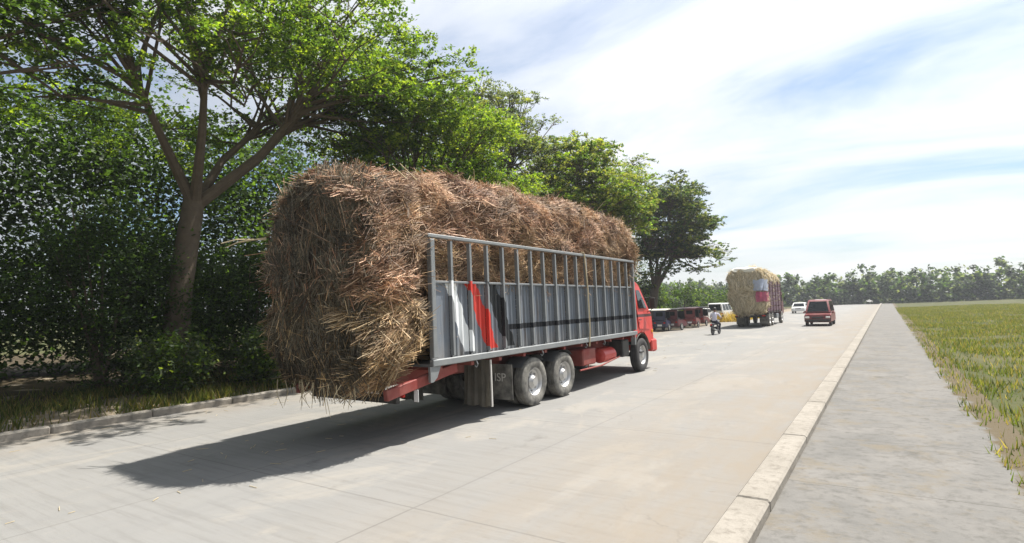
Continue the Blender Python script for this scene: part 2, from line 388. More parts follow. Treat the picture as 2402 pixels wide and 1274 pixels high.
# ------------------------------------------------------------------ vegetation
def leaf_cloud(name, cen, size, rng, cols, up=1.0, aspect=.5, matn='leaf', parent=None, colnoise=.25, cl_id=None, tint=None):
    n = len(cen); nrm = rng.normal(size=(n, 3)); nrm[:, 2] = np.abs(nrm[:, 2]) + up
    nrm /= np.linalg.norm(nrm, axis=1)[:, None]
    t = rng.normal(size=(n, 3)); t -= nrm*(t*nrm).sum(1)[:, None]; t /= np.linalg.norm(t, axis=1)[:, None]
    b = np.cross(nrm, t); L = (size*rng.uniform(.65, 1.35, n))[:, None]*.5; W = L*aspect
    v = np.stack([cen-t*L, cen+b*W-nrm*L*.12, cen+t*L, cen-b*W-nrm*L*.12], 1).reshape(-1, 3)
    fc = np.arange(n*4).reshape(n, 4)
    cols = np.array(cols); k = rng.integers(0, len(cols), n)
    if cl_id is not None:
        ck = rng.integers(0, len(cols), cl_id.max()+1); k = np.where(rng.random(n) < .75, ck[cl_id], k)
    c = cols[k]*rng.uniform(1-colnoise, 1+colnoise, (n, 1))
    if cl_id is not None: c = c*rng.uniform(.62, 1.28, cl_id.max()+1)[cl_id][:, None]
    return link_mesh(name, np_mesh(name, v, fc, np.repeat(c, 4, 0)), matn, parent)
GREEN = [(.075, .135, .024), (.105, .175, .030), (.052, .100, .022), (.150, .210, .036), (.062, .110, .030)]
BRIGHT = [(.175, .270, .030), (.230, .310, .040), (.125, .210, .028), (.270, .330, .055)]
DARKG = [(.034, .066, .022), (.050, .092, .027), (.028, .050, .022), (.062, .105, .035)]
BLUEG = [(.085, .120, .085), (.115, .150, .105), (.065, .095, .070), (.135, .165, .100)]
OLIVE = [(.190, .215, .055), (.150, .180, .055), (.250, .265, .075), (.100, .135, .048)]

def pad_leaves(rng, pads, per, csz=.30):
    """pads: (centre, rx, ry, rz, density); returns leaf centres and cluster ids"""
    P, ids, nid = [], [], 0
    for (c, rx, ry, rzz, den_) in pads:
        n = int(per*den_*rx*ry); m = max(6, n//30)
        d = rng.normal(size=(m, 3)); d /= np.linalg.norm(d, axis=1)[:, None]
        rad = rng.uniform(.25, 1, m)**.45
        q = d*rad[:, None]*np.array([rx, ry, rzz])
        q[:, 2] = np.where(q[:, 2] < 0, q[:, 2]*.7, q[:, 2]) + rng.normal(0, .06, m)
        k = rng.integers(0, m, n)
        o_ = q/np.array([rx, ry, max(rzz, .3)]) + rng.normal(0, .55, (m, 3)); o_[:, 2] = o_[:, 2]*.35 + .05; o_ /= np.linalg.norm(o_, axis=1)[:, None]
        ln = rng.uniform(.5, 1.25, m)*csz*2.6; t_ = rng.random(n)**.8
        jt = rng.normal(0, 1, (n, 3))*np.array([1, 1, .6])*(csz*(.14+.26*t_*(1.15-t_)))[:, None]
        drop = np.zeros((n, 3)); drop[:, 2] = -(t_**2)*ln[k]*.18
        P.append(np.array(c) + q[k] + o_[k]*(ln[k]*(t_-.35))[:, None] + jt + drop); ids.append(k+nid); nid += m
    return np.concatenate(P), np.concatenate(ids)

def tree(name, label, base, fork, tr, cc, cr, npads, per, seed, cols, leaf=.15, extra=(), limbs=5, prange=(.75, 1.9), group='roadside trees along the left of the road', low=-.15, droop=0):
    rng = np.random.default_rng(seed); base = np.array(base, float)
    root = empty(name, base); tag(root, label, 'tree', group)
    fork = np.array(fork, float); cc = np.array(cc, float); cr = np.array(cr, float)
    pads = []
    for i in range(npads):
        for _ in range(30):
            d = rng.normal(size=3); d /= np.linalg.norm(d)
            if d[2] > low: break
        k = rng.uniform(.3, 1)**.55 * (rng.uniform(1.0, 1.28) if rng.random() < .3 else 1)
        c = cc + d*cr*k
        s = rng.uniform(*prange); pads.append((c, s*rng.uniform(.85, 1.25), s*rng.uniform(.85, 1.25), s*rng.uniform(.20, .34), rng.uniform(.6, 1.1)))
    for e in extra: pads.append((np.array(e[0], float), e[1], e[2], e[3], e[4] if len(e) > 4 else 1.0))
    # wood
    bm = B()
    mid = (base+fork)/2 + np.array([rng.uniform(-.25, .25), rng.uniform(-.25, .25), 0])
    tube(bm, [base-np.array([0, 0, .3])-base, base*0+np.array([0, 0, .35]), mid-base, fork-base], [tr*1.5, tr*1.12, tr, tr*.85], 12)
    obj('trunk', bm, 'bark', root, True)
    bm = B()
    az = np.array([math.atan2(p[0][1]-fork[1], p[0][0]-fork[0]) for p in pads]); order = np.argsort(az)
    for grp in np.array_split(order, limbs):
        if len(grp) == 0: continue
        cen = np.mean([pads[k][0] for k in grp], 0)
        j1 = fork + (cen-fork)*.35 + np.array([rng.uniform(-.3, .3), rng.uniform(-.3, .3), -.12*np.linalg.norm(cen-fork)*.3])
        j2 = fork + (cen-fork)*.72 + rng.normal(0, .25, 3)
        tube(bm, [fork-base-np.array([0, 0, tr*.6]), j1-base, j2-base], [tr*.52, tr*.34, tr*.20], 8)
        for k in grp:
            pc = np.array(pads[k][0]); st = j1 + (j2-j1)*rng.uniform(.35, 1)
            m1 = st + (pc-st)*.5 + rng.normal(0, .22, 3)+np.array([0, 0, -.12])
            end = pc + np.array([0, 0, -pads[k][3]*.25])
            tube(bm, [st-base, m1-base, end-base], [tr*.18, tr*.11, tr*.05], 6)
            for q in range(5):
                a = rng.uniform(0, 6.28); t_ = pc + np.array([math.cos(a)*pads[k][1]*.75, math.sin(a)*pads[k][2]*.75, rng.uniform(-.1, .25)*pads[k][3]*2])
                s2 = m1 + (end-m1)*rng.uniform(.2, 1)
                tube(bm, [s2-base, (s2+t_)/2-base+rng.normal(0, .12, 3), t_-base], [tr*.07, tr*.045, .012], 4, False)
    obj('branches', bm, 'bark', root, True)
    P, ids = pad_leaves(rng, pads, per)
    leaf_cloud('crown', P-base, leaf, rng, cols, parent=root, cl_id=ids, aspect=.55)
    return root

tree('rain_tree', 'large rain tree left of the cane truck with dark spreading limbs',
     (-17.2, 8.2, .2), (-16.9, 8.6, 5.6), .34, (-15.0, 9.6, 9.6), (3.7, 6.2, 3.6), 84, 640, 11, GREEN+BRIGHT[:2]+GREEN, .115, low=-.45,
     extra=[((-14.0, 12.2, 9.2), 1.8, 1.8, .7), ((-13.4, 15.0, 10.4), 1.5, 1.5, .6), ((-13.6, 8.5, 8.6), 1.7, 1.7, .6), ((-17.5, 5.0, 8.0), 2, 2, .8), ((-18.5, 8.5, 7.8), 2, 2, .8)])
tree('rain_tree', 'bright green rain tree whose crown shows right above the rear of the cane load',
     (-17.2, 16.0, .2), (-16.8, 16.2, 3.8), .33, (-15.2, 16.8, 7.5), (3.5, 4.2, 2.8), 84, 660, 12, BRIGHT+GREEN, .115, low=-.6,
     extra=[((-13.6, 18.2, 7.0), 1.5, 1.5, .6), ((-14.4, 19.2, 7.8), 1.4, 1.4, .6), ((-15.5, 12.5, 6.4), 1.7, 1.6, .7)])
tree('rain_tree', 'tall grey green rain tree with thin spiky twigs rising behind the middle of the load',
     (-18.8, 25.0, .2), (-18.4, 25.2, 6.0), .30, (-18.0, 25.2, 11.4), (2.9, 3.3, 2.9), 80, 600, 13, BLUEG+OLIVE[:1], .13, prange=(.6, 1.3), low=-.5,
     extra=[((-17.0, 28.2, 14.6), .8, .7, .3, .8), ((-17.3, 27.4, 14.2), .7, .7, .3, .9), ((-17.0, 30.0, 13.6), .7, .6, .28, .9), ((-17.2, 29.0, 13.2), .8, .8, .3, .9), ((-16.8, 31.0, 13.9), .25, .25, .2, 1.5), ((-18.0, 24.6, 14.6), 1.0, 1.0, .35, .8), ((-17.4, 27.0, 11.8), 1.3, 1.3, .5)])
tree('rain_tree', 'broad yellow green rain tree with flat layered crown behind the front half of the load',
     (-17.6, 33.0, .1), (-17.3, 33.2, 4.4), .36, (-15.8, 31.6, 8.8), (3.7, 5.4, 3.2), 130, 540, 14, OLIVE+GREEN[:3]+BRIGHT[:1], .14, low=-.6,
     extra=[((-14.2, 38.0, 12.2), 1.2, 1.2, .45), ((-14.8, 36.6, 11.4), 1.4, 1.4, .5), ((-13.4, 34.6, 8.0), 1.3, 1.4, .7), ((-13.6, 36.0, 7.2), 1.2, 1.3, .6), ((-15.8, 31.2, 12.6), .8, .8, .4, .9), ((-15.4, 27.2, 9.2), 1.4, 1.4, .6)])
tree('rain_tree', 'dark olive rain tree above the red cab with one limb reaching right',
     (-17.6, 48.6, .05), (-17.2, 49.0, 3.4), .42, (-16.0, 50.4, 9.2), (3.3, 4.2, 4.6), 110, 500, 15, OLIVE[:2]+DARKG, .18, low=-.75,
     extra=[((-13.6, 56.0, 7.5), 1.2, 1.4, .5, .5), ((-13.2, 57.7, 7.0), 1.1, 1.3, .45, .5), ((-13.2, 58.6, 6.2), 1.0, 1.2, .4, .45), ((-13.6, 56.4, 5.6), 1.0, 1.2, .4, .45), ((-14.6, 55.0, 11.0), 1.2, 1.4, .4, .8), ((-16.4, 47.5, 4.8), 1.6, 1.6, .7), ((-15.4, 49.6, 5.4), 1.5, 1.5, .6), ((-14.8, 52.4, 5.2), 1.4, 1.5, .5, .7), ((-17.5, 46.6, 6.2), 1.6, 1.6, .7), ((-15.0, 54.0, 6.6), 1.5, 1.5, .5, .7), ((-18.5, 49.0, 3.6), 1.6, 1.6, .7)])
tree('rain_tree', 'spreading green tree at the far left edge over the shaded verge',
     (-17.4, -.8, .2), (-17.0, -.2, 4.4), .34, (-15.6, .8, 8.6), (4.2, 5.2, 3.4), 52, 620, 16, GREEN+DARKG[:2], .125, low=-.4,
     extra=[((-13.4, 2.0, 8.6), 1.8, 1.8, .6)])
def shrub(label, base, rx, ry, h, n, seed, cols, leaf=.14, group=None, name='shrub'):
    rng = np.random.default_rng(seed); root = empty(name, base); tag(root, label, 'shrub', group)
    bm = B()
    for k in range(6):
        a = rng.uniform(0, 6.28); q = rng.uniform(.2, .7)
        tube(bm, [(0, 0, -.15), (math.cos(a)*rx*q*.4, math.sin(a)*ry*q*.4, h*.35), (math.cos(a)*rx*q, math.sin(a)*ry*q, h*rng.uniform(.6, .9))], [.05, .035, .012], 5, False)
    obj('stem', bm, 'bark', root, True)
    m = max(8, n//40); d = rng.normal(size=(m, 3)); d /= np.linalg.norm(d, axis=1)[:, None]
    c = d*(rng.uniform(.1, 1, m)**.4)[:, None]*np.array([rx, ry, h*.5])*rng.uniform(.8, 1.15, (m, 1)) + np.array([0, 0, h*.5])
    c[:, 2] = np.maximum(c[:, 2], .12)
    k = rng.integers(0, m, n); P = c[k] + rng.normal(0, 1, (n, 3))*np.array([.2, .2, .16]); P[:, 2] = np.abs(P[:, 2])
    leaf_cloud('foliage', P, leaf, rng, cols, parent=root, cl_id=k, up=.6, aspect=.45)
    return root
UG = 'undergrowth shrubs under the left trees'
UL = 'dense dark leafy shrub in the undergrowth under the roadside trees'
rs = random.Random(4)
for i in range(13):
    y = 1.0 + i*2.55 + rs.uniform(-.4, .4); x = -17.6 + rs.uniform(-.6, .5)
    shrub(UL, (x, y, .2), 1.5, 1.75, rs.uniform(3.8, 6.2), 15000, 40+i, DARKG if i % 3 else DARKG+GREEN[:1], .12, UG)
for i, (x, y, rx, h) in enumerate(((-14.9, 9.6, .8, 1.5), (-15.4, 7.3, .9, 1.6), (-15.3, 12.0, .95, 2.0))):
    shrub(['low leafy bush on the verge beside the rear of the cane truck', 'small bush with grey green leaves at the foot of the large left tree',
           'taller bush half hidden behind the dark rear of the cane load'][i], (x, y, .2), rx, rx, h, 4200, 70+i, GREEN+BLUEG, .13, 'bushes at the road edge')
for i, (x, y, rx, h) in enumerate(((-20, 56, 2.4, 4.0), (-18.6, 62, 2.5, 3.8), (-17.5, 67, 2.3, 3.6), (-16.6, 73, 2.4, 3.5), (-15.6, 79, 2.4, 3.6), (-19.6, 50.5, 2.2, 4.6), (-14.6, 86, 2.4, 3.6))):
    shrub('rounded green shrub in the row behind the parked tricycles', (x, y, 0), rx, rx*1.25, h*1.1, 5200, 90+i, DARKG+GREEN+BLUEG[:1], .24, 'shrub row behind the parked vehicles')

def wood(name, label, blobs, per, seed, cols, leaf):
    rng = np.random.default_rng(seed); P, ids = [], []
    for (c, rx, ry, rzz, den_) in blobs:
        n = int(per*den_*rx*ry); m = max(8, n//24); d = rng.normal(size=(m, 3)); d /= np.linalg.norm(d, axis=1)[:, None]
        q = d*(rng.uniform(.1, 1, m)**.4)[:, None]*np.array([rx, ry, rzz])*rng.uniform(.85, 1.15, (m, 1)); k = rng.integers(0, m, n)
        P.append(np.array(c)+q[k]+rng.normal(0, .42, (n, 3))); ids.append(k+sum(len(np.unique(i_))+999 for i_ in ids))
    P = np.concatenate(P); P[:, 2] = np.maximum(P[:, 2], .05); ids = np.unique(np.concatenate(ids), return_inverse=True)[1]
    o = leaf_cloud(name, P, leaf, rng, cols, cl_id=ids, up=.5, aspect=.7); o['kind'] = 'stuff'; o['label'] = label; o['category'] = 'woodland'; return o
rw = random.Random(8)
wood('woodland', 'dark woodland mass behind the roadside trees on the left',
     [((-23.5-rw.uniform(0, 3), -3+(i % 12)*2.7, (2.4, 5.6, 8.8)[i//12]+rw.uniform(-.6, .8)), 2.9, 2.9, 2.5+rw.uniform(-.4, .6), 1.0) for i in range(36)]
     + [((-24-rw.uniform(0, 4), 30+(i % 13)*3.2, (3, 7.5)[i//13]+rw.uniform(-.6, 1.0)), 3.4, 3.4, 3.4, .3) for i in range(26)], 470, 3, DARKG+GREEN[:1], .19)
wood('far_treeline', 'dark green line of trees closing the end of the road',
     [((-62+(i % 50)*3.0+rw.uniform(-1, 1), 165+(i//50)*6+rw.uniform(-3, 5), 3.2+rw.uniform(-.8, .9)), 3.8, 3.2, 4.2+rw.uniform(-1.2, 1.8), 1.0) for i in range(150)], 40, 5, DARKG+BLUEG, .85)

def grass(name, label, xr, yr, n, seed, cols, h=(.08, .3), zf=None, dens=None, kindcat='grass'):
    rng = np.random.default_rng(seed); x = rng.uniform(*xr, n); y = rng.uniform(*yr, n)
    k = np.array([vn((a, b, 2), .8) for a, b in zip(x, y)]); keep = rng.random(n) < np.clip(.55+k*1.3, .12, 1)
    x, y = x[keep], y[keep]; n = len(x); z = np.array([zf(a, b) for a, b in zip(x, y)])
    H = rng.uniform(*h, n); a = rng.uniform(0, 6.28, n); wd = .012+.02*H; le = rng.normal(0, .35, (n, 2))*H[:, None]
    p0 = np.stack([x-np.cos(a)*wd, y-np.sin(a)*wd, z-.02], 1); p1 = np.stack([x+np.cos(a)*wd, y+np.sin(a)*wd, z-.02], 1)
    p2 = np.stack([x+le[:, 0], y+le[:, 1], z+H], 1)
    v = np.stack([p0, p1, p2], 1).reshape(-1, 3); cols = np.array(cols)
    c = cols[rng.integers(0, len(cols), n)]*rng.uniform(.7, 1.25, (n, 1))
    o = link_mesh(name, np_mesh(name, v, np.arange(3*n).reshape(n, 3), np.repeat(c, 3, 0)), 'leaf'); o['kind'] = 'stuff'; o['label'] = label; o['category'] = kindcat
GR = [(.09, .12, .03), (.14, .15, .05), (.22, .18, .08), (.06, .09, .025)]
grass('verge_grass', 'rough grass and weeds along the left dirt verge', (-17.5, -14.0), (0, 36), 60000, 5, GR, (.08, .34), vz)
grass('bank_grass', 'dry grass on the bank right of the pavement', (1.0, 16), (5, 110), 300000, 6, GR, (.04, .2), rz_)
grass('dry_grass', 'ochre dry grass strip at the road edge beyond the motorcycle', (-15.4, -11.9), (57, 82), 16000, 7, [(.32, .23, .07), (.28, .20, .06), (.36, .27, .10)], (.5, 1.15), lambda x, y: 0)

# ------------------------------------------------------------------ main truck (truck space: origin under the bed's rear, x right, y forward)
LEAN = .0127
def shear(o):
    for v in o.data.vertices: v.co.x -= LEAN*(v.co.z-.9)
    return o
truck = empty('cane_truck', (-7.68, 7.21, 0))
tag(truck, 'long cane truck with grey slatted side, painted stripes and red cab', 'truck')
HW, BL, ZB, ZT, ZP = 1.27, 9.29, 1.245, 3.455, 2.63
def tp(name, bm, m, parent=truck, smooth=False, sh=True):
    o = obj(name, bm, m, parent, smooth)
    return shear(o) if sh else o
# chassis
for s in (-1, 1):
    b = B(); box(b, (s*.42, 5.0, .98), (.09, 11.6, .24), .012); tp('chassis_rail', b, 'red_chassis')
for y in (.4, 2.0, 5.6, 7.4, 9.0):
    b = B(); box(b, (0, y, 1.0), (.74, .1, .16), .01); tp('cross_member', b, 'red_chassis')
for k in range(11):
    b = B(); box(b, (0, .25+k*.9, 1.135), (2.42, .09, .07)); tp('bed_bearer', b, 'red_chassis')
b = B(); box(b, (0, BL/2, 1.20), (2.4, BL-.02, .05)); tp('bed_floor', b, 'grey_steel')
# sides
def side_meshes(s):
    b = B(); box(b, (s*(HW-.03), BL/2, ZB), (.09, BL+.04, .115), .012); tp('bottom_rail', b, 'rail_steel')
    b = B(); box(b, (s*(HW-.035), BL/2, ZT-.03), (.085, BL+.10, .062), .01); tp('top_rail', b, 'rail_steel')
    b = B(); box(b, (s*(HW-.055), BL/2, ZP), (.045, BL-.06, .04), .006); tp('mid_rail', b, 'grey_steel')
    ys = [0] + [.58+.545*k for k in range(16)] + [BL-.02]
    b = B(); box(b, (s*(HW-.03), .05, (ZB+ZT)/2), (.10, .11, ZT-ZB-.18), .01); tp('corner_post', b, 'rail_steel')
    b = B(); box(b, (s*(HW-.03), BL-.05, (ZB+ZT)/2), (.09, .09, ZT-ZB-.18), .01); tp('corner_post', b, 'rail_steel')
    b = B(); zc = (ZB+ZT)/2; hh = ZT-ZB-.17
    box(b, (s*(HW-.012), 0, zc), (.012, .055, hh)); box(b, (s*(HW-.05), -.024, zc), (.064, .007, hh)); box(b, (s*(HW-.05), .024, zc), (.064, .007, hh))
    first = tp('post', b, 'striped_post'); first.location.y = ys[1]
    for y in ys[2:-1]:
        c = first.copy(); COL.objects.link(c); c.location.y = y + rs.uniform(-.012, .012)
    # pressed panel between each pair of posts
    for a, e in zip(ys[:-1], ys[1:]):
        y0, y1 = a+.03, e-.03; bw = y1-y0; xo = s*(HW-.088); d = -s*.03; nr = 3
        prof = [(y0, 0)]
        if a > 0:
            for q in range(nr):
                c = y0 + bw*(q+.5)/nr; prof += [(c-.062, 0), (c-.04, d), (c+.04, d), (c+.062, 0)]
        prof.append((y1, 0)); b = B()
        A = [b.verts.new((xo+dx, yy, ZB+.05)) for yy, dx in prof]; T = [b.verts.new((xo+dx, yy, ZP-.018)) for yy, dx in prof]
        A2 = [b.verts.new((xo+dx-s*.004, yy, ZB+.05)) for yy, dx in prof]; T2 = [b.verts.new((xo+dx-s*.004, yy, ZP-.018)) for yy, dx in prof]
        for q in range(len(prof)-1):
            b.faces.new((A[q], A[q+1], T[q+1], T[q])); b.faces.new((A2[q], T2[q], T2[q+1], A2[q+1])); b.faces.new((T[q], T[q+1], T2[q+1], T2[q]))
        me_o = obj('side_panel', b, 'striped_panel', truck); shear(me_o)
side_meshes(1); side_meshes(-1)
# hooks under the bottom rail
for y in (1.2, 3.6, 5.8, 6.9, 8.9):
    b = B(); tube(b, [(HW-.02, y, ZB-.05), (HW+.02, y, ZB-.13), (HW-.01, y, ZB-.19), (HW-.05, y, ZB-.16)], .011, 6); tp('rope_hook', b, 'rail_steel', smooth=True)
# front bulkhead
b = B(); box(b, (0, BL-.01, 2.2), (2.3, .05, 1.95)); tp('bulkhead', b, 'grey_steel')
# rear end: corner plate, sloping red tail beams, tail plate, bumper
for s in (1, -1):
    b = B(); prism_x(b, [(-.07, 1.19), (.20, 1.19), (.10, 1.0), (.0, .93), (-.07, .93)], s*(HW-.06), s*(HW-.01)); tp('corner_plate', b, 'rail_steel')
    b = B(); bar(b, (s*1.10, -.95, .83), (s*1.10, .78, 1.10), .10, .17, bev=.012); tp('tail_beam', b, 'red_chassis')
    b = B(); box(b, (s*1.12, -.28, .74), (.10, .012, .20), .003); tp('tail_plate', b, 'white_paint')
    b = B(); box(b, (s*.98, -.52, .80), (.22, .05, .11), .012); tp('tail_lamp', b, 'red_lamp')
b = B(); box(b, (0, -.62, .72), (2.1, .09, .13), .015); tp('rear_bumper', b, 'black_metal')
for s in (-.6, .6):
    b = B(); box(b, (s, -.55, .9), (.06, .06, .3)); tp('bumper_bracket', b, 'black_metal')
# canvas flap, mud flap with lettering
for s in (1, -1):
    cxx = s*.90; b = B(); n = 12
    fr = [b.verts.new((cxx+(k/n-.5)*.66, 1.70+.018*math.sin(k*2.2), 1.14)) for k in range(n+1)]
    fb = [b.verts.new((cxx+(k/n-.5)*.70, 1.66+.03*math.sin(k*2.2+.5), .25+.015*math.sin(k*1.3))) for k in range(n+1)]
    for k in range(n): b.faces.new((fr[k], fr[k+1], fb[k+1], fb[k]))
    g = bmesh.ops.solidify(b, geom=b.faces[:], thickness=.012); tp('canvas_flap', b, 'olive_canvas')
    b = B(); box(b, (s*1.235, 1.68, .70), (.03, .035, .90), .005); tp('flap_batten', b, 'dusty_white')
    b = B(); box(b, (cxx, 2.42, .62), (.66, .014, .72), .003); fl = tp('mud_flap', b, 'black_rubber')
    if s == 1:
        cu = bpy.data.curves.new('flap_lettering', 'FONT'); cu.body = 'ISP'; cu.size = .24; cu.extrude = .002; cu.align_x = 'CENTER'
        to = bpy.data.objects.new('tmp', cu); COL.objects.link(to)
        bpy.context.view_layer.update()
        me = bpy.data.meshes.new_from_object(to.evaluated_get(bpy.context.evaluated_depsgraph_get())); bpy.data.objects.remove(to)
        me.transform(Matrix.Translation((.93, 2.408, .63)) @ Matrix.Rotation(R(90), 4, 'X')); me.materials.clear()
        lo = link_mesh('lettering', me, 'dusty_white', fl); shear(lo)
# wheels
def wheel(y, x, s, dual, steer=False, rad=.52, tm='black_rubber', par=truck):
    wroot_b = B(); lathe_x(wroot_b, [(-.05, .05), (-.05, .16), (.06, .16), (.10, .11), (.13, .10), (.13, .02)], (0, 0, 0), 20)
    wo_ = obj('wheel', wroot_b, 'rim_steel', par, True); wo_.location = (x, y, rad); wo_.scale = (s, 1, 1)
    offs = (0, -.33) if dual else (0,)
    for i, dx in enumerate(offs):
        b = B(); R0 = rad; wt = .135
        pr = [(-.10, R0*.56), (-.125, R0*.62), (-wt, R0*.80), (-.125, R0*.93), (-.105, R0*.985), (-.075, R0), (-.062, R0*.975), (-.05, R0), (-.006, R0), (.0, R0*.975), (.006, R0), (.05, R0), (.062, R0*.975),
              (.075, R0), (.105, R0*.985), (.125, R0*.93), (wt, R0*.80), (.125, R0*.62), (.10, R0*.56)]
        lathe_x(b, [(a+dx, c) for a, c in pr], (0, 0, 0), 44, True); obj('tyre', b, tm, wo_, True)
        b = B()
        dish = -.02 if dual else .03
        lathe_x(b, [(.10+dx, R0*.53), (.118+dx, R0*.575), (.10+dx, R0*.59), (-.10+dx, R0*.58), (-.10+dx, R0*.50), (.02+dx, R0*.47), (dish+dx, R0*.34), (dish+.01+dx, .04), (dish+.03+dx, .04), (dish+.03+dx, R0*.34), (.05+dx, R0*.50)], (0, 0, 0), 36, True)
        obj('rim', b, 'rim_steel', wo_, True)
    if par is truck:
        b = B(); box(b, (0, 0, 0), (.05, .035, .035), .006); n0 = obj('wheel_nut', b, 'rim_steel', wo_)
        for k in range(8):
            q = n0 if k == 0 else n0.copy()
            if k: COL.objects.link(q)
            a = k*math.pi/4; q.location = (.045 if not dual else .03, .2*math.cos(a), .2*math.sin(a))
    return wo_
for y in (3.34, 4.70):
    for s in (1, -1): wheel(y, s*1.09, s, True)
    b = B(); tube(b, [(-1.0, y, .52), (1.0, y, .52)], .09, 12); lathe_x(b, [(-.18, .08), (-.1, .2), (.1, .2), (.18, .08)], (0, y, .52), 16); tp('axle', b, 'black_metal', smooth=True, sh=False)
    for s in (1, -1):
        b = B()
        for k in range(5): box(b, (s*.55, y, .66+k*.035), (.09, 1.2-.18*k, .03), .004)
        tp('leaf_spring', b, 'black_metal', sh=False)
for s in (1, -1): wheel(9.93, s*1.06, s, False, tm='tyre_clean')
b = B(); tube(b, [(-1.0, 9.93, .52), (1.0, 9.93, .52)], .07, 10); tp('axle', b, 'black_metal', sh=False)
# fender arcs over the bogie
for s in (1, -1):
    for y in (3.34, 4.70):
        b = B(); n = 10; a0 = [R(145-11*k) for k in range(n)]
        p = [(y+.60*math.cos(a), .52+.60*math.sin(a)) for a in a0]
        V = [[b.verts.new((s*xx, q[0], q[1])) for q in p] for xx in (.80, 1.20)]
        for k in range(n-1): b.faces.new((V[0][k], V[0][k+1], V[1][k+1], V[1][k]))
        bmesh.ops.solidify(b, geom=b.faces[:], thickness=.012)
        for v in b.verts: v.co.z = min(v.co.z, 1.09)
        tp('mud_guard', b, 'grey_steel')
# tanks and boxes between the axles
b = B()
def ytank(bm, c, rr, L, n=20):
    t_ = B(); lathe_x(t_, [(-L/2-.04, rr*.35), (-L/2-.02, rr*.75), (-L/2+.02, rr), (L/2-.02, rr), (L/2+.02, rr*.75), (L/2+.04, rr*.35)], (0, 0, 0), n)
    bmesh.ops.rotate(t_, verts=t_.verts[:], cent=(0, 0, 0), matrix=Matrix.Rotation(R(90), 3, 'Z')); bmesh.ops.translate(t_, verts=t_.verts[:], vec=c)
    return t_
tp('air_tank', ytank(None, (.95, 7.55, .72), .20, .8), 'red_paint', smooth=True)
tp('air_tank', ytank(None, (.72, 6.9, .86), .13, .7), 'red_chassis', smooth=True)
b = B(); box(b, (.92, 6.15, .80), (.5, .75, .42), .03); tp('tool_box', b, 'red_chassis')
b = B(); box(b, (-.92, 7.0, .74), (.5, 1.3, .5), .06); tp('fuel_tank', b, 'grey_steel')
b = B(); box(b, (.88, 8.75, .82), (.46, .5, .5), .03); tp('battery_box', b, 'black_metal')
b = B(); tube(b, [(0, 4.9, .72), (0, 8.8, .86)], .055, 10); tp('drive_shaft', b, 'black_metal', smooth=True)
b = B(); tube(b, [(.62, 5.5, .70), (.66, 7.0, .60), (.66, 8.2, .60)], .05, 8); tp('exhaust_pipe', b, 'rim_steel', smooth=True)
b = B(); tube(b, [(1.15, 5.6, .50), (1.15, 6.9, .50), (1.12, 8.2, .62)], .022, 8); tube(b, [(1.15, 6.1, .5), (1.12, 6.1, .85)], .018, 6); tp('side_guard', b, 'red_chassis', smooth=True)
# cab: side profile with the raked nose, arch cut for the front wheel
cab_poly = [(9.42, .98), (9.42, 2.66), (9.50, 2.80), (9.66, 2.86), (10.10, 2.84), (10.28, 2.74), (10.84, 1.90), (10.97, 1.78), (11.02, 1.30), (11.05, .86), (10.80, .86)]
arch = [(9.93+.70*math.cos(R(a)), .52+.70*math.sin(R(a))) for a in (24, 45, 66, 90, 114, 135, 140)]
b = B(); prism_x(b, cab_poly + [(p[0], p[1]) for p in arch], -1.16, 1.16, .035)
for v in b.verts:
    if v.co.z > 1.75: v.co.x *= 1-.12*(v.co.z-1.75)
cab = tp('cab', b, 'cab_paint', smooth=True)
def cabside(name, poly, off, th, m, par, s=1):
    b = B(); V0 = []; V1 = []
    for (y, z) in poly:
        k = 1-(.12*(z-1.75) if z > 1.75 else 0); V0.append(b.verts.new((s*(1.16*k+off), y, z))); V1.append(b.verts.new((s*(1.16*k+off+th), y, z)))
    n = len(poly); b.faces.new(V0[::-1]); b.faces.new(V1)
    for k in range(n): b.faces.new((V0[k], V0[(k+1) % n], V1[(k+1) % n], V1[k]))
    return tp(name, b, m, par)
